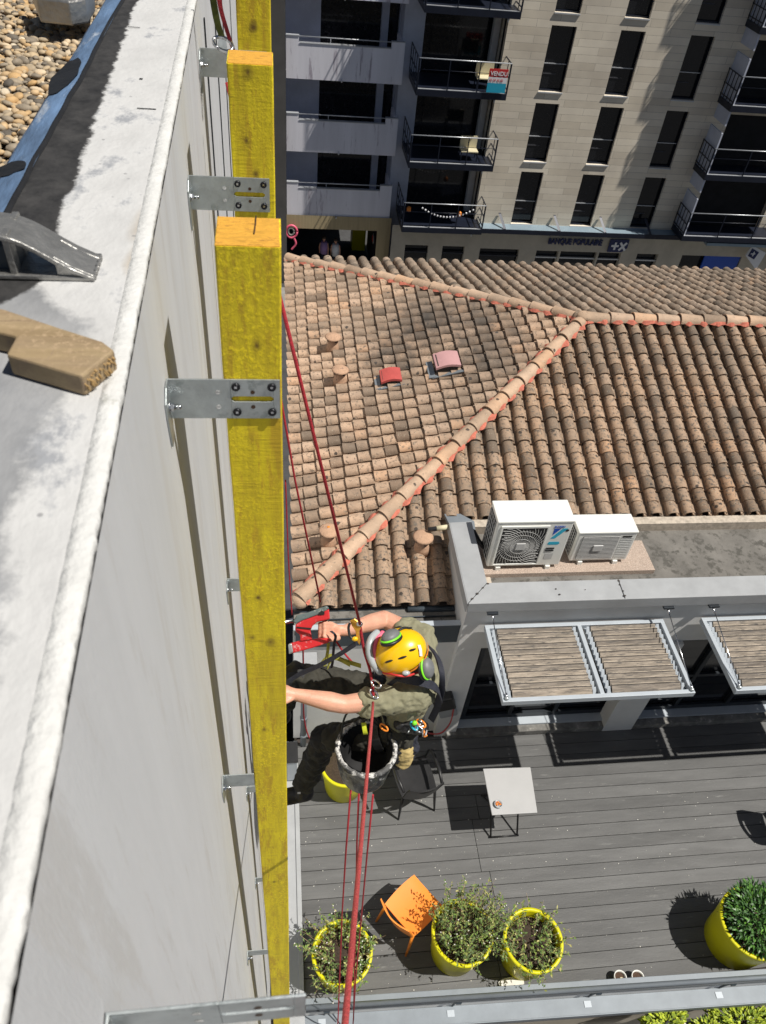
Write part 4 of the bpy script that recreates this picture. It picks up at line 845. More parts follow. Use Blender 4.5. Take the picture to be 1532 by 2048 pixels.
for k,x in enumerate((.33,1.56,2.92,4.28,5.65,7.0)):
    b=MB(); b.prism([(x-.03,1.575,-8.155),(x+.05,1.575,-8.155),(x+.035,1.552,-8.20),(x-.01,1.552,-8.20)],(0,0,-.025)); b.tube([(x,1.57,-8.17),(x,1.585,-8.30),(x,1.60,-8.49)],.009,6); b.build('rail_bracket',M['slate_metal'],r)
    b=MB(); b.box(x-.06,x+.01,1.51,1.565,-8.489,-8.484); b.build('base_plate',M['frame_paint'],r)
r.location.y-=.040; r.rotation_euler.z=-.028
# planting below the ledge
random.seed(14)
for k,(x,y,z,rad,n,l) in enumerate(((3.70,1.36,-8.66,.17,900,'yellow green shrub beside the white lamp below the rail, left of it'),(4.50,1.30,-8.66,.26,1700,'larger yellow green shrub below the rail at the bottom right corner'),(4.12,1.27,-8.70,.12,500,'small yellow green shrub at the bottom edge, between the two bigger ones'))):
    r=wempty('shrub',(x,y,z-.4),l,'shrub','shrubs below the railing'); b=MB()
    for q in range(n):
        a=random.random()*6.28; rr=rad*random.random()**.4*(1+.35*math.sin(a*5+k)); p=V((x+rr*math.cos(a),y+rr*.8*math.sin(a),z+random.uniform(-.14,.08))); b.cur=random.random(); leaf(b,p,V((math.cos(a),math.sin(a),random.uniform(-.1,.8))),random.uniform(.03,.065),.013)
    b.build('leaves',M['shrub'],r,fix=False); b=MB()
    for q in range(8): a=random.random()*6.28; b.tube([(x,y,z-.42),(x+rad*.6*math.cos(a),y+rad*.6*math.sin(a),z-.05)],.008,5)
    b.build('stems',M['brown'],r)
r=wempty('planter',(4,1.05,-9.3),'long dark planter under the rail holding yellow green shrubs','planter')
b=MB(); b.box(.2,XR,.95,1.41,-9.45,-9.02); b.build('trough',M['coping'],r); b=MB(); b.box(.24,XR-.02,.99,1.37,-9.02,-9.00); b.build('soil',M['soil'],r)
r=wempty('bollard_lamp',(3.86,1.33,-9.1),'short white post lamp among the shrubs at the bottom edge','lamp')
b=MB(); b.lathe((3.86,1.33,-9.1),[(.03,0),(.028,.36),(.04,.37),(.04,.43),(.034,.45),(.01,.455)],18); b.build('post',M['white_paint'],r); b=MB(); b.lathe((3.86,1.33,-8.645),[(.018,0),(.012,.006)],14); b.build('cap',M['brown'],r)

# ============================================================ APARTMENT BUILDING ACROSS THE STREET
YF=34.7; GZ=-19.3
fb=wempty('stone_apartment_building',(12,38,GZ),'large apartment building of pale stone cladding with dark balconies across the street','building')
FL=[-7.43+2.905*k for k in range(3,-4,-1)]     # window tops, from above the frame downwards
WC=[11.09,14.04,17.09]; WWD=1.06; WH=2.45
def fwall(b,x0,x1,z0,z1,y,holes):   # a wall sheet with real openings, 0.3 m thick reveals
    xs=sorted({x0,x1}|{h[0] for h in holes}|{h[1] for h in holes}); zs=sorted({z0,z1}|{h[2] for h in holes}|{h[3] for h in holes})
    for i in range(len(xs)-1):
        for j in range(len(zs)-1):
            cx,cz=(xs[i]+xs[i+1])/2,(zs[j]+zs[j+1])/2
            if any(h[0]<cx<h[1] and h[2]<cz<h[3] for h in holes): continue
            b.quad((xs[i],y,zs[j]),(xs[i+1],y,zs[j]),(xs[i+1],y,zs[j+1]),(xs[i],y,zs[j+1]))
    for h in holes:
        d=.3; b.quad((h[0],y,h[2]),(h[0],y+d,h[2]),(h[0],y+d,h[3]),(h[0],y,h[3])); b.quad((h[1],y,h[2]),(h[1],y+d,h[2]),(h[1],y+d,h[3]),(h[1],y,h[3]))
        b.quad((h[0],y,h[2]),(h[1],y,h[2]),(h[1],y+d,h[2]),(h[0],y+d,h[2])); b.quad((h[0],y,h[3]),(h[1],y,h[3]),(h[1],y+d,h[3]),(h[0],y+d,h[3]))
XA,XB,XC,XD=5.25,9.30,19.6,24.2
floors=[z for z in FL if z>-14]
wz=[(z-WH,z) for z in floors]
b=MB(); fwall(b,9.28,XC,-15.98,4,YF,[(x,x+WWD,a,c) for x in WC for a,c in wz]); b.quad((9.28,YF,-15.98),(9.28,YF+2,-15.98),(9.28,YF+2,4),(9.28,YF,4)); 
fwall(b,XC,34,-15.98,4,YF+.0,[(XC+.5,XC+4.2,a-.1,c) for a,c in wz]); b.build('wall',M['stone'],fb,fix=False)
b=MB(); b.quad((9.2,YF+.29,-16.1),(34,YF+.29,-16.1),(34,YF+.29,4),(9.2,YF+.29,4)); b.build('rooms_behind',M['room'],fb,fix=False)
for x in WC:
    for a,c in wz:
        b=MB(); b.quad((x,YF+.24,a),(x+WWD,YF+.24,a),(x+WWD,YF+.24,c),(x,YF+.24,c)); wn=b.build('window',M['glass'],fb,fix=False)
        if c>-3: continue
        b=MB(); b.box(x,x+WWD,YF+.18,YF+.22,a+1.02,a+1.05); b.build('guard_rail',M['rail_light'],wn)
        b=MB(); b.box(x-.0,x+.035,YF+.12,YF+.20,a,c); b.box(x+WWD-.035,x+WWD,YF+.12,YF+.20,a,c); b.box(x+.035,x+WWD-.035,YF+.12,YF+.2,a,a+.06); b.build('frame',M['navy'],wn)
        b=MB(); b.box(x+.1,x+WWD*.62,YF+.22,YF+.235,a+.62,a+.66); b.build('inner_bar',M['curtain'],wn)
        b=MB(); b.box(x-.01,x+WWD+.01,YF-.05,YF+.2,a-.05,a-.005); b.build('sill',M['rail_light'],wn)
# left set-back part with concrete balconies
b=MB(); YL=36.9
fwall(b,XA,9.28,-19.3,4,35.9,[(6.12,9.22,a-.1,c+.02) for a,c in wz]); b.quad((XA,35.9,-19.3),(XA,YL+2,-19.3),(XA,YL+2,4),(XA,35.9,4)); fwall(b,-9,XA,-16,4,YL,[(1.9,4.45,a-.1,c) for a,c in wz]+[(4.75,5.2,a-.1,c) for a,c in wz]); b.quad((.42,35.3,-16.4),(.42,YL,-16.4),(.42,YL,4),(.42,35.3,4)); b.build('side_wall',M['wall_blue'],fb,fix=False); b=MB(); b.box(-9,.42,35.0,35.3,-19.3,4); b.build('dark_side_block',mat('dark taupe render',(.10,.095,.09),.9,0,.2,.8,.2,10),fb)
b=MB(); b.quad((-2,YL+.29,-16.1),(5.2,YL+.29,-16.1),(5.2,YL+.29,4),(-2,YL+.29,4)); b.quad((5.3,36.19,-16.1),(9.25,36.19,-16.1),(9.25,36.19,4),(5.3,36.19,4)); b.build('recessed_glazing',M['glass'],fb,fix=False)
for k,z in enumerate((-8.56+2.925,-8.56,-8.56-2.925,-8.56-5.85)):
    x0,x1=.44,5.29; y=35.3; h=1.56; nt_=.42; b=MB()
    b.prism([(x0,y,z),(x0+.52,y,z),(x0+.52,y,z-.25),(x1-.55,y,z-.25),(x1-.55,y,z),(x1,y,z),(x1,y,z-h),(x0,y,z-h)],(0,.14,0)); b.box(x0,x1,y+.14,YL,z-h,z-h+.2); b.box(x1-.14,x1,y+.14,YL,z-h+.2,z-.02)
    bl=b.build('concrete_balcony',M['conc_balc'],fb)
    b=MB(); b.box(x0,x0+.53,y-.02,y+.16,z,z+.03); b.box(x1-.56,x1+.01,y-.02,y+.16,z,z+.03); b.box(x0+.54,x1-.57,y-.02,y+.16,z-.25,z-.22); b.build('balcony_coping',M['rail_light'],bl)
    b=MB(); b.tube([(x0+.5,y+.05,z-.01),(x1-.5,y+.05,z-.01)],.022,6); b.tube([(x0+1.8,y+.05,z-.01),(x0+1.8,y+.05,z-.25)],.015,6); b.build('balcony_rail',M['rail_light'],bl)
    b=MB(); b.tube([(x0+2.3,y-.0,z-h+.06),(x0+2.3,y-.12,z-h+.0)],.03,8); b.build('spout',M['rail_light'],bl)
# dark steel balconies
def dark_balcony(x0,x1,y0,y1,zs,first,things=True,group=None):
    b=MB(); b.box(x0,x1,y0,y1,zs-.24,zs); bl=b.build('steel_balcony',M['navy'],fb)
    b=MB(); b.box(x0+.04,x1-.04,y0+.02,y0+.10,zs+.002,zs+.02); b.build('threshold_strip',M['rail_light'],bl)
    b=MB(); b.tube([(x0,y0+.03,zs+1.12),(x1,y0+.03,zs+1.12)],.024,6); b.build('top_rail',M['rail_light'],bl)
    b=MB(); 
    for q in range(4): x=x0+.03+(x1-x0-.06)*q/3; b.box(x-.02,x+.02,y0+.01,y0+.05,zs,zs+1.1)
    b.tube([(x0,y0+.03,zs+.72),(x1,y0+.03,zs+.72)],.012,5); b.build('guard',M['navy'],bl)
    for x in (x0,x1):
        b=MB(); 
        for zz in (.12,.55,1.08): b.box(x-.02,x+.02,y0+.04,y1,zs+zz,zs+zz+.035)
        for q in range(5): yy=y0+.04+(y1-y0-.08)*q/4; b.box(x-.015,x+.015,yy-.015,yy+.015,zs,zs+1.1)
        b.build('end_guard',M['navy'],bl)
    b=MB(); b.tube([(x1-.45,y0+.1,zs-.24),(x1-.45,y0+.1,zs-.38)],.03,6); b.build('drain_spout',M['rail_light'],bl)
    return bl
for k in range(5): dark_balcony(5.66,9.44,33.6,35.9,-9.75+2.9*(k-2) if k!=2 else -9.75,k)
for k in range(7):
    zq=-9.62+2.9*(k-2); bl=dark_balcony(19.25,24.6,33.4,34.7,zq,k)
    if k<5:
        for za,zc in ((zq+.0,zq+1.75),(zq+2.05,zq+2.66)): b=MB(); b.box(19.33,19.40,33.5,34.70,za,zc); b.build('shadow_fin',M['wall_blue'],bl)  # opaque end fins, added to cast the diagonal shadow across the facade
for x0,x1,y in ((5.7,9.40,35.87),):
    for a,c in wz: b=MB(); b.box(8.95,9.22,35.6,35.89,a-.1,c); b.build('light_reveal',M['wall_white'],fb)
# ground floor
b=MB(); gh=[(6.1,7.25,-19.2,-16.94),(7.95,9.05,-19.2,-16.94),(9.83,11.82,-19.2,-17.0),(12.7,13.85,-19.2,-17.02),(13.95,15.85,-19.2,-17.02),(15.95,17.12,-19.2,-17.02),(17.97,19.1,-19.2,-17.02),(20.38,23.65,-19.2,-17.02)]
fwall(b,5.4,34,-19.3,-15.98,YF+.02,gh); b.build('ground_floor_wall',M['wall_beige'],fb,fix=False)
b=MB(); fwall(b,-9,5.4,-19.3,-15.9,35.25,[(.36,4.75,-19.25,-16.55)]); b.build('passage_front',M['beige_panel'],fb,fix=False)
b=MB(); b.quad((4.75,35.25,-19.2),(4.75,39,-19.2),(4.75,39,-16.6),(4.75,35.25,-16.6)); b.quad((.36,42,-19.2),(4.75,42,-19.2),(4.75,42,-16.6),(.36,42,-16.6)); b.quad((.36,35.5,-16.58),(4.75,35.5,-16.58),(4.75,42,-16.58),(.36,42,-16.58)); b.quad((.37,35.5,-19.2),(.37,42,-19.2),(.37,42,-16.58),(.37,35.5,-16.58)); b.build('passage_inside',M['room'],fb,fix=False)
b=MB(); b.box(3.9,4.6,38.5,39.5,-19.2,-17.8); b.build('yellow_locker',M['pot'],fb)
for i,h in enumerate(gh):
    b=MB(); 
    if i<7: b.quad((h[0],YF+.28,h[2]),(h[1],YF+.28,h[2]),(h[1],YF+.28,h[3]),(h[0],YF+.28,h[3])); wn=b.build('shop_window',M['glass'],fb,fix=False); b=MB(); b.box(h[0],h[1],YF+.1,YF+.2,h[3]-.42,h[3]-.36); b.build('transom',M['rail_light'] if i in (3,4,5,6) else M['navy'],wn)
    else: b.quad((h[0],YF+.28,h[2]),(h[1],YF+.28,h[2]),(h[1],YF+.28,h[3]),(h[0],YF+.28,h[3])); b.build('shop_window',M['glass'],fb,fix=False); b=MB(); b.box(21.65,23.6,YF+.08,YF+.16,-19.0,-17.04); b.build('blue_panel',M['blue_panel'],fb)
b=MB(); b.box(9.45,20.7,34.05,YF,-15.86,-15.72); b.box(20.7,34,33.5,YF,-15.9,-15.76); b.build('canopy',M['canopy'],fb)
b=MB(); b.box(9.45,20.7,34.0,34.05,-15.90,-15.69); b.build('canopy_edge',M['navy'],fb)
for x in (10.6,13.3,15.6,17.9): b=MB(); b.prism([(x,34.1,-15.69),(x+.12,34.1,-15.69),(x-.1,34.62,-15.2),(x-.22,34.62,-15.2)],(0,.05,.02)); b.tube([(x+.05,34.1,-15.7),(x+.35,34.02,-15.85)],.04,6); b.build('canopy_stay',M['navy'],fb)
# signs and loose things over there
r=wempty('bank_sign',(14.8,34.6,-16.5),'dark shop lettering with a square navy emblem above the ground floor windows','sign')
text('BANQUE POPULAIRE','lettering',(13.15,34.66,-16.62),.40,M['sign_navy'],r,ext=.03,bold=.012,xs=.74)
b=MB(); b.prism([(16.30,34.62,-16.93),(16.30,34.62,-16.28),(17.28,34.62,-16.28),(17.28,34.62,-16.70),(17.05,34.62,-16.93)],(0,.06,0)); b.build('emblem_panel',M['sign_navy'],r)
b=MB(); 
def bar(p,q,wd): 
    p,q=V(p),V(q); d=(q-p).normalized(); n=V((-d.z,0,d.x))*wd/2; b.prism([p-n,q-n,q+n,p+n],(0,.02,0))
bar((16.42,34.595,-16.60),(16.80,34.595,-16.60),.10); bar((16.61,34.590,-16.42),(16.61,34.590,-16.80),.10); bar((16.85,34.595,-16.42),(17.18,34.595,-16.82),.11); bar((17.18,34.590,-16.42),(16.85,34.590,-16.82),.11); b.build('emblem',M['sign_white'],r)
r=wempty('hanging_sign',(24.4,34.0,-16.9),'white edged blue diamond shaped blade sign at the far right of the ground floor','sign')
b=MB(); p=[at(x,y,Y=34.0) for x,y in ((1506,492),(1532,506),(1512,540),(1492,512))]; b.prism(p,(0,.10,0)); b.build('sign_frame',M['sign_white'],r)
b=MB(); p=[at(x,y,Y=33.97) for x,y in ((1505,497),(1518,505),(1508,519),(1496,512))]; b.prism(p,(0,.02,0)); b.build('sign_face',M['sign_navy'],r)
b=MB(); c0=at(1507,508,Y=33.93); bar(c0+V((-.14,0,0)),c0+V((.1,0,0)),.05); bar(c0+V((0,-.01,-.12)),c0+V((0,-.01,.12)),.05); b.build('emblem',M['sign_white'],r)
r=wempty('sale_sign',(9.0,33.58,-8.9),'small red, white and cyan estate agent board hanging on the dark balcony rail','sign')
P=at(980,137,Y=33.54); Q=at(1010,188,Y=33.54); x0,x1=P.x,P.x+.78; zt,zb=P.z,-9.70
b=MB(); b.box(x0,x1,33.54,33.56,zt-.30,zt); b.build('red_band',M['sign_red'],r); b=MB(); b.box(x0,x1,33.54,33.56,zt-.52,zt-.301); b.build('white_band',M['sign_white'],r); b=MB(); b.box(x0,x1,33.54,33.56,zb,zt-.521); b.build('cyan_band',M['sign_cyan'],r)
text('VENDU','lettering',(x0+.06,33.53,zt-.24),.22,M['sign_white'],r,xs=.95,bold=.004); text('05 59 40 83','phone_number',(x0+.05,33.53,zt-.46),.14,M['sign_red'],r,xs=.85)
r=wempty('light_string',(7.6,33.7,-14.3),'string of small white festoon bulbs hung along the lowest dark balcony','light string')
A_=at(845,416,Y=33.66); B_=at(946,420,Y=33.66); b=MB(); cs=[]
for k in range(17): t=k/16; cs.append(A_.lerp(B_,t)+V((0,0,-.38*(1-(2*t-1)**2))))
b.tube(cs,.01,4); b.build('wire',M['black'],r); b=MB()
for c in cs: b.ball(c,.045,.045,.05,8,6)
b.build('bulbs',M['sign_white'],r)
for nm,x,y,l,m_ in (('lantern',818,418,'small orange lantern at the left end of the lowest dark balcony','orange'),('lantern',919,428,'small orange lantern near the right end of the festoon bulbs','orange')):
    p=at(x,y,Y=34.2); b=MB(); b.lathe(p-V((0,0,.12)),[(.06,0),(.10,.05),(.10,.18),(.04,.24)],10); o=b.build(nm,M[m_]); tag(o,l,'lantern','orange lanterns on the lowest dark balcony')
for k,(x,z,l) in enumerate(((8.2,-9.75,'folded cream chair on the balcony with the estate agent board'),(8.0,-12.65,'pale folded chair on the middle dark balcony'))):
    r=wempty('balcony_chair',(x,34.3,z),l,'chair','pale chairs on the dark balconies'); b=MB(); b.box(x,x+.75,34.0,34.5,z+.38,z+.42); b.build('seat',M['tape'],r); b=MB(); b.box(x,x+.75,34.5,34.54,z+.4,z+.9); b.build('backrest',M['tape'],r)
    for sx in (0,.71):
        for sy in (34.02,34.46): b=MB(); b.box(x+sx,x+sx+.04,sy,sy+.04,z,z+.38); b.build('leg',M['navy'],r)
# pink ring ornament and passers-by in the passage
r=wempty('pink_ring_ornament',(.9,35.2,-16.9),'pink and white loop shaped ornament hanging at the left of the dark passage','ornament')
b=MB(); c=at(583,463,Y=35.1); b.tube([c+V((.26*math.cos(a),0,.30*math.sin(a))) for a in [2*math.pi*k/20 for k in range(21)]],.055,8); b.tube(smooth([c+V((.1,0,-.28)),c+V((.2,0,-.6)),c+V((0,0,-.9))]),.05,8); b.build('outer_loop',M['pink'],r)
b=MB(); b.tube([c+V((.14*math.cos(a)-.02,.0,.17*math.sin(a))) for a in [2*math.pi*k/16 for k in range(17)]],.045,8); b.build('inner_loop',M['pave'],r)
r=wempty('round_emblem',(4.74,36.4,-17),'small round dark red emblem on the side wall of the passage','emblem'); c=V((4.70,35.9,-17.25)); b=MB(); b.lathe(c,[(.24,0),(.24,-.04)],20,ax=(1,0,0)); b.build('disc',M['pave'],r); b=MB(); b.lathe(c-V((.045,0,0)),[(.17,0),(.17,-.02)],5,ax=(1,0,0),sm=False); b.build('motif',M['sign_red'],r)
def passer(px,py,y,m_,l):
    p=at(px,py,Y=y); x=p.x; g=-19.18; r=wempty('person',(x,y,g),l,'person','people walking in the passage')
    b=MB(); b.ball((x,y,g+1.62),.09,.10,.12); b.tube([(x,y,g+1.5),(x,y,g+1.42)],.05,8)
    b.tube([(x,y,g+1.42),(x,y,g+1.2),(x,y,g+.92)],[.12,.17,.15],10); 
    for s in (1,-1): b.tube([(x+s*.09,y,g+.92),(x+s*.1,y+s*.12,g+.48),(x+s*.1,y+s*.18,g+.02)],[.09,.065,.045],8); b.tube([(x+s*.17,y,g+1.38),(x+s*.22,y-s*.05,g+1.1),(x+s*.2,y-s*.15,g+.85)],[.05,.042,.03],8); b.ball((x+s*.2,y-s*.16,g+.80),.03,.03,.06,8,6)
    o=b.build('body',M['skin'],r); rm=o.modifiers.new('r','REMESH'); rm.mode='VOXEL'; rm.voxel_size=.02; rm.use_smooth_shade=True
    b=MB(); b.tube([(x,y,g+1.45),(x,y,g+1.2),(x,y,g+.85)],[.15,.2,.19],12); b.build('top',M[m_],r); b=MB(); b.ball((x,y,g+1.66),.10,.11,.10); b.build('hair',M['hair'],r)
    b=MB(); 
    for s in (1,-1): b.tube([(x+s*.09,y,g+.92),(x+s*.1,y+s*.12,g+.48),(x+s*.1,y+s*.18,g+.08)],[.11,.085,.07],8)
    b.build('trousers',M['navy'],r)
M['lilac']=mat('lilac cotton',(.34,.22,.45),.9)
passer(647,520,36.4,'lilac','passer-by in a lilac top, left of the two people in the dark passage'); passer(670,520,36.2,'sign_white','passer-by in a white top, right of the two people in the dark passage')

# ============================================================ THE WORKER ON ROPES
def T(x,y,t): return ray(x,y)*t
pel=V((.554,1.912,-3.364)); Ls=T(832,1392,3.42); Rs=T(845,1277,3.60); Le=T(688,1409,3.36); Lw=T(590,1389,3.32); Re=T(768,1238,3.68); Rw=T(690,1261,3.46)
Lh=pel+V((0,-.095,0)); Rh=pel+V((0,.095,0)); Lk=T(648,1478,3.87); La=T(604,1576,4.12); Rk=T(593,1352,3.78); Ra=V((-.03,2.14,-3.68)); m=(Ls+Rs)/2; hc=T(800,1305,3.30)
wk=wempty('person',(.1,1.95,-4.1),'rope access worker in a yellow helmet, khaki T-shirt and dark trousers hanging from red ropes','person')
def remesh(o,vs,sm=8,disp=0,dsz=.06,dn='clouds'):
    r=o.modifiers.new('remesh','REMESH'); r.mode='VOXEL'; r.voxel_size=vs; r.use_smooth_shade=True
    k=o.modifiers.new('smooth','SMOOTH'); k.iterations=sm; k.factor=.5
    if disp:
        tx=bpy.data.textures.new(dn,'CLOUDS'); tx.noise_scale=dsz; tx.noise_depth=2; d=o.modifiers.new('folds','DISPLACE'); d.texture=tx; d.strength=disp; d.mid_level=.5; d.texture_coords='GLOBAL'
def cap(b,pts,rs,n=14):
    b.tube(pts,rs,n); b.ball(pts[0],rs[0],rs[0],rs[0],n,8); b.ball(pts[-1],rs[-1],rs[-1],rs[-1],n,8)
    for p,r in zip(pts[1:-1],rs[1:-1]): b.ball(p,r*.99,r*.99,r*.99,n,8)
def torso(b,k):
    ax=(m-pel).normalized(); rs=[]
    sd=(Rs-Ls).normalized(); sd=(sd-ax*sd.dot(ax)).normalized(); fr=ax.cross(sd)
    for t,wy,wx in ((-.10,.10,.08),(0,.135,.10),(.2,.140,.10),(.5,.155,.105),(.75,.170,.115),(.92,.165,.105),(1.02,.12,.08),(1.1,.06,.055)):
        c=pel.lerp(m,t)+fr*0; rs.append([c+sd*(wy*k*math.cos(a))+fr*(wx*k*math.sin(a)) for a in [2*math.pi*q/28 for q in range(28)]])
    b.rings(rs)
hf=V((-.90,-.02,-.42)).normalized(); hs=V((0,1,0)); hs=(hs-hf*hs.dot(hf)).normalized(); hu=hs.cross(hf).normalized()
if hu.z<0: hu=-hu
MH=Matrix((( -hf.x,hs.x,hu.x),(-hf.y,hs.y,hu.y),(-hf.z,hs.z,hu.z)))
b=MB(); torso(b,.86)
cap(b,[Ls,Ls.lerp(Le,.5),Le],[.050,.050,.041]); cap(b,[Le,Le.lerp(Lw,.3),Le.lerp(Lw,.75),Lw],[.041,.044,.033,.027])
cap(b,[Rs,Rs.lerp(Re,.5),Re],[.050,.047,.042]); cap(b,[Re,Re.lerp(Rw,.3),Re.lerp(Rw,.75),Rw],[.042,.043,.033,.027])
neck=m+V((-.02,-.01,.05)); cap(b,[neck,hc+hf*-.0-hu*.06],[.06,.055]); 
b.ball(hc-hu*.04,.092,.075,.105,18,12,MH); b.ball(hc+hf*.075-hu*.11,.04,.042,.035,12,8,MH)      # skull and jaw
b.ball(hc+hf*.105-hu*.05,.020,.014,.025,10,6,MH)                                             # nose
for s_ in (1,-1): b.ball(hc+hs*(.077*s_)-hu*.055-hf*.01,.018,.010,.03,10,6,MH); b.ball(hc+hf*.082+hs*(.03*s_)-hu*.028,.012,.014,.006,8,5,MH)   # ears, brows
b.ball(hc+hf*.098-hu*.088,.008,.022,.007,8,5,MH)                                            # lips
cap(b,[Lh,Lh.lerp(Lk,.5),Lk],[.07,.062,.05]); cap(b,[Lk,Lk.lerp(La,.35),La],[.048,.048,.03]); cap(b,[Rh,Rh.lerp(Rk,.5),Rk],[.07,.062,.05]); cap(b,[Rk,Rk.lerp(Ra,.35),Ra],[.048,.048,.03])
# right hand closed round the drill handle
pc=T(668,1260,3.44); b.ball(Rw.lerp(pc,.45),.034,.022,.03,12,8); b.ball(pc,.030,.022,.042,14,9); cap(b,[Rw,pc],[.026,.026])
for k in range(4):
    y0=1246+8.3*k; f=[T(664,y0+2,3.415),T(649,y0,3.36),T(640,y0+2,3.37),T(640,y0+4,3.415),T(648,y0+5,3.435)]
    cap(b,f,[.0115,.011,.0105,.0095,.0085],10)
cap(b,[T(676,1276,3.42),T(660,1279,3.37),T(648,1272,3.35)],[.014,.012,.010],10)
# left hand reaching for the wall
d=(Lw-Le).normalized(); kn=Lw+d*.08; cap(b,[Lw,Lw+d*.04,kn],[.026,.03,.028]); b.ball(Lw+d*.055,.045,.038,.020,14,8)
for k,(o_,L) in enumerate(((-.030,.066),(-.010,.074),(.010,.070),(.029,.056))):
    r0=kn+V((0,o_,0)); cap(b,[r0-d*.01,r0+d*L*.45+V((0,o_*.2,.012)),r0+d*L*.8+V((0,o_*.3,.004)),r0+d*L+V((0,o_*.3,-.010))],[.0105,.010,.009,.0075],10)
cap(b,[Lw+d*.02+V((0,-.025,0)),Lw+d*.06+V((0,-.058,0)),Lw+d*.095+V((0,-.066,-.006))],[.014,.012,.010],10)
o=b.build('body',M['skin'],wk); remesh(o,.0045,5)
for s_ in (1,-1): b=MB(); b.ball(hc+hf*.088+hs*(.03*s_)-hu*.042,.009,.009,.009,10,7); b.build('eye',M['sign_white'],wk)
b=MB(); b.ball(hc-hu*.045-hf*.02,.093,.082,.09,18,10,MH); b.build('hair',M['hair'],wk)
# T-shirt
b=MB(); torso(b,1.04); cap(b,[m.lerp(Ls,.3),Ls,Ls.lerp(Le,.66)],[.078,.072,.064]); b.tube([Ls.lerp(Le,.55),Ls.lerp(Le,.70)],[.062,.066],16); cap(b,[m.lerp(Rs,.3),Rs,Rs.lerp(Re,.42)],[.078,.070,.062])
o=b.build('t_shirt',M['shirt'],wk); remesh(o,.006,6,.034,.055)
# trousers
b=MB(); b.ball(pel,.115,.15,.11,20,12); cap(b,[Lh,Lh.lerp(Lk,.5),Lk],[.092,.082,.068]); cap(b,[Lk,Lk.lerp(La,.5),Lk.lerp(La,.9)],[.066,.064,.058]); cap(b,[Rh,Rh.lerp(Rk,.5),Rk],[.092,.082,.068]); cap(b,[Rk,Rk.lerp(Ra,.9)],[.066,.056])
o=b.build('trousers',M['trouser'],wk); remesh(o,.006,6,.040,.06)
for K,H_,A_ in ((Lk,Lh,La),(Rk,Rh,Ra)):
    b=MB(); cap(b,[K.lerp(H_,.22),K,K.lerp(A_,.42)],[.070,.073,.066]); o=b.build('knee_panel',M['knee'],wk); remesh(o,.007,5,.026,.05)
b=MB(); p=T(600,1588,4.02); b.box(-.008,.008,-.002,.002,-.008,.008,Matrix.Translation(T(598,1586,4.0))); b.build('leg_tab',M['sign_white'],wk)
for A_ in (La,Ra):
    b=MB(); h=A_+V((.02,0,-.06)); cap(b,[A_+V((.0,0,-.0)),A_+V((0,0,-.05))],[.046,.05]); cap(b,[h,h+V((-.10,-.005,-.025)),h+V((-.185,-.01,-.035))],[.048,.046,.036]); o=b.build('boot',M['boot'],wk); remesh(o,.006,4)
# helmet
hm=hc+hu*.01; b=MB(); rs=[]
for j in range(13):
    a=R(-14+104*j/12); ring=[]
    for k in range(32):
        q=2*math.pi*k/32; r_=math.cos(a); dent=1+.02*math.cos(3*q)*math.sin(2*a)
        ring.append(hm+MH@V((.122*r_*math.cos(q)*dent,.101*r_*math.sin(q)*dent,.100*math.sin(a))))
    rs.append(ring)
b.rings(rs,True,True,True); hl=b.build('helmet',M['helmet'],wk)
b=MB()
for sy in (1,-1):
    for q0 in (-.35,.25,.8): 
        c=hm+MH@V((.122*math.cos(R(38))*math.sin(q0)*1.0,.101*math.cos(R(38))*math.cos(q0)*sy,.100*math.sin(R(38))))
        b=MB(); b.ball(c,.022,.005,.005,10,6,MH); b.build('vent_hole',M['boot'],hl)
b=MB(); b.rings([[hm+MH@V((.125*math.cos(q),.104*math.sin(q),-.026+e)) for q in [2*math.pi*k/32 for k in range(32)]] for e in (0,.010)],True,False,True); b.build('rim',M['orange'],hl)
b=MB(); b.band([T(838,1290,3.215),T(841,1300,3.21),T(842,1312,3.215)],V((.006,.0,.0)),.003); b.build('reflective_patch',M['sign_white'],hl)
gp=[(757,1263,3.30),(744,1275,3.27),(738,1293,3.25),(740,1313,3.25),(749,1332,3.26),(763,1346,3.29)]
b=MB(); b.tube(smooth([T(*p) for p in gp],5),[.010]+[.0155]*24+[.010],10); b.build('goggle_frame',M['clear'],hl)
b=MB(); b.tube(smooth([T(x+11,y+1,t+.01) for x,y,t in gp],5),[.006]+[.0125]*24+[.008],8); b.build('goggle_foam',M['pink'],hl)
b=MB(); b.tube(smooth([T(764,1344,3.28),T(790,1350,3.22),T(812,1352,3.23),T(836,1345,3.27)]),.005,6); b.build('goggle_strap',M['sign_red'],hl)
def earcup(c,n_,label,w=.044,h=.036):
    n_=V(n_).normalized(); u=n_.orthogonal().normalized(); v=n_.cross(u); Mx=Matrix(((u.x,v.x,n_.x),(u.y,v.y,n_.y),(u.z,v.z,n_.z)))
    b=MB(); b.ball(c,w,h,.026,20,12,Mx); o=b.build('ear_defender',M['earcup'],hl)
    b=MB(); b.tube([c-n_*.006+Mx@V((w*1.03*math.cos(a),h*1.03*math.sin(a),0)) for a in [2*math.pi*k/24 for k in range(25)]],.0045,8); b.build('lime_ring',M['lime'],o)
    b=MB(); b.tube([c-n_*.018+Mx@V((w*1.0*math.cos(a),h*1.0*math.sin(a),0)) for a in [2*math.pi*k/24 for k in range(25)]],.008,8); b.build('cushion',M['black'],o)
earcup(T(781,1272,3.20),(-.25,.55,.8),'',.048,.036); earcup(T(855,1336,3.26),(.75,-.35,.55),'',.046,.038)
b=MB(); b.tube(smooth([T(790,1268,3.24),T(808,1256,3.27),T(828,1264,3.30),T(845,1300,3.30),T(858,1325,3.27)]),.006,6); b.build('headband',M['black'],hl)
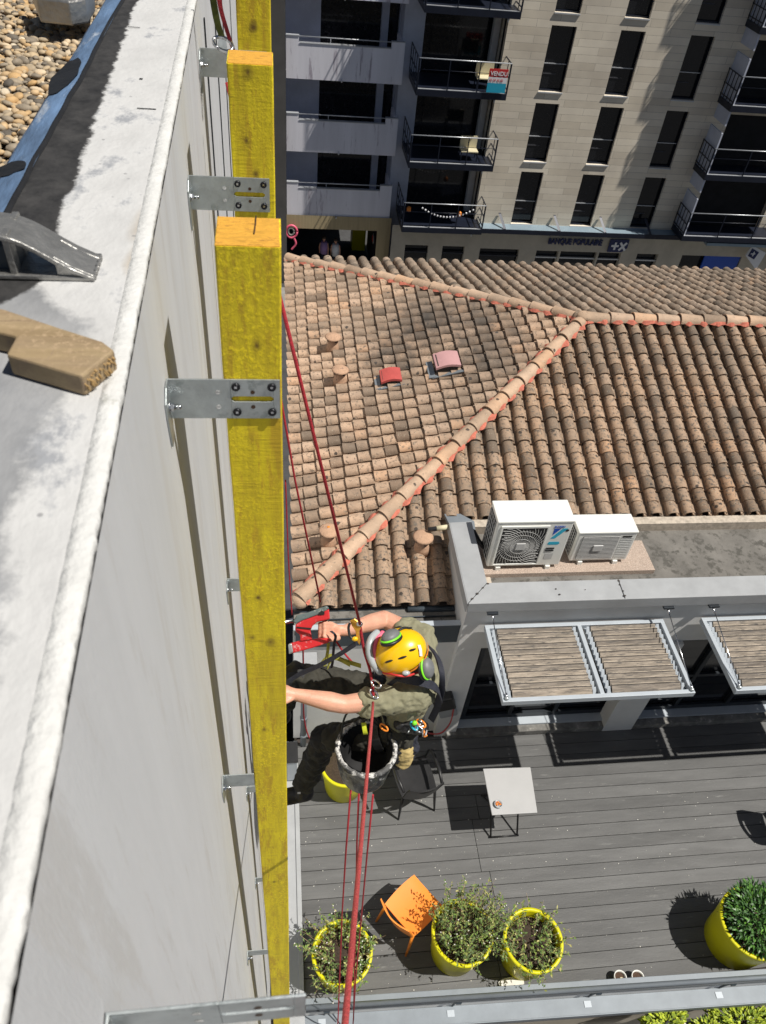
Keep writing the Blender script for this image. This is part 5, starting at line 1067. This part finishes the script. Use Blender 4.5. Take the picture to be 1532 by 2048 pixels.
b=MB(); b.ball(T(812,1346,3.22),.018,.012,.010,10,7); b.build('strap_clip',M['clear'],hl)
# harness
hn=MB(); hn.band(smooth([T(792,1352,3.34),T(815,1358,3.31),T(845,1364,3.31),T(872,1376,3.38),T(882,1398,3.50)]),V((.004,-.014,-.017)),.007); hb=hn.build('harness',M['harness'],wk)
for pts,wv in (([T(862,1296,3.46),T(876,1318,3.42),T(883,1345,3.40),T(884,1372,3.44),T(876,1410,3.56),T(862,1440,3.68)],V((-.014,.006,.012))),([T(796,1357,3.33),T(775,1372,3.40),T(760,1392,3.48)],V((.012,-.006,.008)))):
    b=MB(); b.band(smooth(pts),wv,.008); b.build('strap',M['harness'],hb)
b=MB(); ax=(m-pel).normalized(); pts=[pel+V((0,0,.03))+V((.125*math.cos(a),.150*math.sin(a),.01*math.sin(a))) for a in [2*math.pi*k/30 for k in range(31)]]; b.band(pts,V((0,0,.032)),.016); b.build('belt',M['black'],hb)
for K,H_ in ((Lk,Lh),(Rk,Rh)):
    c=H_.lerp(K,.22); dd=(K-H_).normalized(); u=dd.orthogonal().normalized(); v=dd.cross(u); b=MB(); b.band([c+(u*math.cos(a)+v*math.sin(a))*.098 for a in [2*math.pi*k/24 for k in range(25)]],dd*.022,.008); b.build('leg_loop',M['black'],hb)
b=MB(); b.band(smooth([T(640,1330,3.52),T(660,1312,3.48),T(690,1322,3.47),T(722,1332,3.46)]),V((0,.006,.008)),.004); b.band(smooth([T(655,1335,3.50),T(668,1316,3.47),T(700,1330,3.45)]),V((0,.006,.006)),.004); b.build('webbing_tail',M['olive_strap'],hb)
# hardware: every karabiner its own thing
def link(c,n_,w,h,r,name,mt,label,cat='karabiner',grp='metal links on the harness and ropes'):
    n_=V(n_).normalized(); u=n_.orthogonal().normalized(); v=n_.cross(u); b=MB(); pts=[c+u*(w*math.cos(a))+v*(h*math.sin(a)) for a in [2*math.pi*k/20 for k in range(21)]]; b.tube(pts,r,8); o=b.build(name,mt); tag(o,label,cat,grp); return o
vw=V((0.0,.5,-.85))
link(T(752,1368,3.30),(.3,.4,-.8),.012,.024,.0045,'karabiner',M['steel'],'steel karabiner at the worker\'s chest, upper of the two')
link(T(748,1388,3.32),(-.3,.5,-.8),.012,.024,.0045,'karabiner',M['steel'],'steel karabiner at the worker\'s chest, lower of the two')
link(T(747,1402,3.33),(.1,.4,-.8),.010,.018,.004,'karabiner',M['orange'],'small orange karabiner beside the thick salmon rope at the chest')
link(T(842,1447,3.52),(.3,.4,-.8),.012,.024,.0045,'karabiner',M['orange'],'orange karabiner in the cluster of gear at the worker\'s hip')
link(T(828,1452,3.50),(-.3,.4,-.8),.012,.022,.0045,'karabiner',M['sign_cyan'],'cyan karabiner in the cluster of gear at the worker\'s hip')
link(T(838,1458,3.50),(.1,.6,-.8),.011,.020,.0045,'karabiner',M['steel'],'steel karabiner in the cluster of gear at the worker\'s hip')
link(T(768,1455,3.52),(.5,.4,-.8),.010,.022,.0045,'karabiner',M['orange'],'long orange karabiner between the bucket and the belt')
b=MB(); b.ball(T(829,1446,3.47),.012,.012,.012,8,6); tag(b.build('green_knob',M['lime']),'small bright green plastic knob in the gear at the worker\'s hip','knob')
r=wempty('gear_pouch',T(825,1450,3.58),'black tool pouch with small metal tools on the worker\'s belt','pouch')
b=MB(); cap(b,[T(800,1448,3.58),T(825,1452,3.58),T(845,1455,3.6)],[.035,.04,.03]); o=b.build('pouch_body',M['black'],r); remesh(o,.006,4,.02,.03)
random.seed(6)
for k in range(9): c=T(815+random.uniform(0,40),1440+random.uniform(0,28),3.52); b=MB(); b.tube([c,c+V((random.uniform(-.03,.03),random.uniform(-.03,.03),random.uniform(-.02,.03)))],random.uniform(.003,.006),7); b.build('small_tool',M[random.choice(('steel','galv','orange','clear'))],r)
# ascender on the working rope
r=wempty('rope_ascender',T(715,1262,3.2),'gold coloured rope clamp with a yellow grip on the red rope by the drill hand','ascender')
b=MB(); pl=[(700,1241),(709,1237),(720,1246),(722,1256),(718,1264),(721,1282),(719,1290),(713,1280),(711,1262),(704,1252)]; b.prism([T(x,y,3.20) for x,y in pl],ray(712,1262)*.018); b.build('frame',M['gold'],r,bevel=.002)
b=MB(); b.tube(smooth([T(700,1246,3.19),T(697,1256,3.19),T(700,1272,3.19),T(707,1279,3.19)]),.006,8); b.build('handle',M['black'],r)
b=MB(); b.ball(T(710,1278,3.18),.014,.010,.012,10,7); b.build('grip',M['helmet'],r); b=MB(); b.tube([T(718,1247,3.19),T(721,1249,3.2)],.012,10); b.build('rivet',M['steel'],r)
r_=b=MB(); b.band(smooth([T(712,1287,3.20),T(680,1308,3.25),T(640,1330,3.32),T(600,1348,3.40),T(572,1366,3.45)]),V((0,.007,.010)),.006); tag(b.build('foot_strap',M['harness']),'dark webbing foot strap running from the gold rope clamp down to the left','strap')
r=wempty('wrist_strap',T(668,1270,3.4),'thin olive lanyard hanging in two tails from the drill hand','lanyard')
b=MB(); b.band(smooth([T(662,1262,3.33),T(671,1272,3.32),T(668,1290,3.36),T(665,1325,3.42),T(662,1336,3.44)]),V((.006,0,.001)),.003); b.build('tail',M['harness'],r); b=MB(); b.band(smooth([T(657,1286,3.38),T(655,1305,3.40),T(650,1332,3.44)]),V((.007,0,.001)),.003); b.build('tail',M['olive_strap'],r)
# hammer drill
r=wempty('hammer_drill',T(620,1260,3.37),'dusty red cordless hammer drill with a grey head gripped in the right hand','power drill')
ex=ray(620,1260)*.055
def px(pl,t,nm,mt,e=ex,bv=.006,par=None): b=MB(); b.prism([T(x,y,t) for x,y in pl],e); return b.build(nm,mt,par or r,bevel=bv,seg=3)
px([(586,1243),(593,1231),(618,1224),(654,1211),(659,1217),(640,1228),(604,1241),(591,1248)],3.325,'grey_head',M['grey_tool'],ex*1.2)
px([(591,1249),(604,1241),(640,1228),(658,1217),(660,1238),(648,1241),(634,1244),(625,1252),(621,1262),(625,1279),(600,1283),(600,1270),(590,1262)],3.33,'housing',M['red_tool'],ex*1.1)
px([(579,1287),(600,1281),(640,1277),(657,1276),(662,1280),(655,1286),(625,1296),(584,1307),(579,1303)],3.34,'battery_bar',M['red_tool'])
px([(648,1240),(658,1238),(660,1278),(650,1278)],3.375,'grip',M['black'],ex*.6,.008)
px([(576,1288),(584,1286),(587,1305),(578,1309)],3.335,'end_cap',M['galv'],ex*1.05)
px([(637,1226),(643,1221),(649,1224),(649,1229),(638,1230)],3.326,'air_vent',M['black'],-ex*.06,.0)
px([(593,1253),(622,1256),(622,1259),(593,1256)],3.326,'parting_line',M['black'],-ex*.03,0)
b=MB(); b.tube([T(588,1240,3.36),V((-.15,2.03,-2.80))],[.012,.006],8); b.build('drill_bit',M['steel'],r)
# bucket
bc=T(733,1497,3.60); r=wempty('bucket',bc+V((0,0,-.23)),'black rubber bucket splashed with white plaster hanging below the worker','bucket')
b=MB(); rs=[]
for r__,h in [(.02,0),(.085,.0),(.112,.015)]+[(.118+.028*q/12,.03+.225*q/12) for q in range(13)]+[(.138,.262),(.128,.255)]:
    ring=[]
    for k in range(72):
        a=2*math.pi*k/72; f=1+(.10*noise.noise(V((math.cos(a)*2.2,math.sin(a)*2.2,h*7)))+.05*noise.noise(V((math.cos(a)*7,math.sin(a)*7,h*22+3))))*min(1,h*12); ring.append(bc+V((r__*f*math.cos(a),r__*f*math.sin(a),-.25+h)))
    rs.append(ring)
b.rings(rs,True,False,True); b.build('shell',M['bucket'],r)
b=MB(); b.lathe(bc+V((0,0,-.24)),[(.001,0),(.09,.005),(.105,.2),(.122,.249)],36,cap=False); b.build('lining',M['bucket_in'],r)
b=MB(); pts=[]; rr=[]
for k in range(49): a=2*math.pi*k/48; pts.append(bc+V(((.136+.004*noise.noise(V((k*.6,0,0))))*math.cos(a),.136*math.sin(a),.003*noise.noise(V((k*.5,3,0)))))); rr.append(.013+.009*noise.noise(V((k*.8,9,0))))
b.tube(pts,rr,8); b.build('plaster_rim',M['plaster'],r)
b=MB(); b.band(smooth([bc+V((0,.135,.0)),T(731,1468,3.5),T(727,1446,3.46)]),V((.010,0,0)),.004); b.build('neon_strap',M['neon'],r)
for sx in (-.12,.12): b=MB(); b.tube(smooth([bc+V((sx,.05,0)),bc+V((sx*.6,.12,.14)),pel+V((-.03,-.13,.0))]),.005,6); b.build('hanging_cord',M['black'],r)
# chalk coloured bag
r=wempty('tool_bag',T(798,1495,3.75),'small drawstring bag in sand and black canvas beside the bucket','bag')
b=MB(); c=T(806,1495,3.74); cap(b,[T(802,1466,3.68),c,T(806,1520,3.80)],[.045,.062,.045]); o=b.build('canvas_body',M['sand'],r); remesh(o,.005,5,.02,.04)
b=MB(); cap(b,[T(786,1470,3.66),T(786,1495,3.70),T(792,1528,3.80)],[.035,.045,.028]); o=b.build('gathered_top',M['boot'],r); remesh(o,.005,4,.035,.025)
b=MB(); cap(b,[T(822,1472,3.70),T(826,1492,3.74),T(818,1515,3.80)],[.03,.034,.022]); o=b.build('side_panel',M['harness'],r); remesh(o,.005,4,.03,.03)
# ------------------------------------------------------------ ropes
def rope(pts,r_,mt,label,name='rope',grp=None,n=8): b=MB(); b.tube(pts,r_,n); return tag(b.build(name,mt),label,'rope',grp)
Anc=T(455,165,1.78)
rope([Anc,T(720,1249,3.19)],.0058,M['rope_red'],'taut red working rope running down to the gold rope clamp')
rope(smooth([T(720,1249,3.20),T(728,1300,3.27),T(741,1345,3.30),T(747,1392,3.33)]),.0062,M['rope_red'],'short length of red rope from the gold clamp to the chest karabiners')
rope([T(473,290,2.1),T(590,960,3.3),T(641,1204,3.7)],.0045,M['rope_red'],'thinner red safety rope passing behind the drill head')
rope(smooth([T(664,1270,3.6),T(690,1308,3.62),T(712,1332,3.60)]),.005,M['rope_red'],'end of the safety rope slanting down behind the lanyard to the lap')
rope(smooth([T(571,960,3.3),T(577,1120,3.6),T(584,1230,3.8)]),.0032,M['rope_red'],'very thin red cord hugging the edge of the nearest post')
rope(smooth([T(606,1292,3.9),T(607,1360,4.2),T(608,1435,4.7),T(620,1478,4.9),T(640,1490,4.95)]),.0045,M['rope_red'],'thin red cord hanging in front of the downpipe and curling at its foot')
rope([T(746,1405,3.30),T(745,1425,3.22),T(690,2048,1.20),T(683,2130,1.08),V((-.02,-.25,-.42))],.0058,M['rope_pink'],'thick salmon red rope rising from the bucket towards the camera, across the bottom edge',n=14)
rope([T(702,1575,4.0),T(692,1700,4.6),T(684,1830,5.6),at(676,2040,Z=-8.1),at(672,2100,Z=-9.3)],.0055,M['rope_red'],'left one of the thin red ropes hanging below the bucket')
rope([T(718,1580,4.0),T(714,1680,4.5),T(712,1800,5.4),T(709,1930,6.6),at(707,2040,Z=-8.2)],.0055,M['rope_red'],'middle one of the thin red ropes below the bucket, beside the thick one')
rope([T(746,1590,4.0),T(735,1700,4.6),T(722,1840,5.6),T(712,1950,6.8),at(706,2050,Z=-8.3)],.0055,M['rope_red'],'right one of the thin red ropes below the bucket, swinging inwards')
# slings at the top
b=MB(); b.band(smooth([T(418,-60,1.62),T(428,10,1.70),T(436,50,1.74),T(445,76,1.77)]),V((.007,.002,0)),.004); tag(b.build('webbing_sling',M['sling']),'olive green webbing sling coming down from the top edge to the karabiner','sling','slings at the top bracket')
b=MB(); b.band(smooth([T(432,-60,1.62),T(440,10,1.68),T(452,55,1.73),T(466,98,1.79)]),V((.004,.002,0)),.006); tag(b.build('webbing_sling',M['rope_red']),'red webbing sling beside the olive one at the top edge','sling','slings at the top bracket')
link(T(446,88,1.76),(.1,.5,-.85),.016,.026,.004,'karabiner',M['steel'],'steel karabiner holding the olive sling above the small top bracket')
r=wempty('rope_anchor_plate',T(447,90,1.80),'small pale metal anchor plate inside the top karabiner','anchor plate'); b=MB(); b.prism([T(x,y,1.79) for x,y in ((437,78),(452,78),(455,100),(434,100))],ray(446,88)*.004); b.build('plate',M['galv'],r)
#@@END
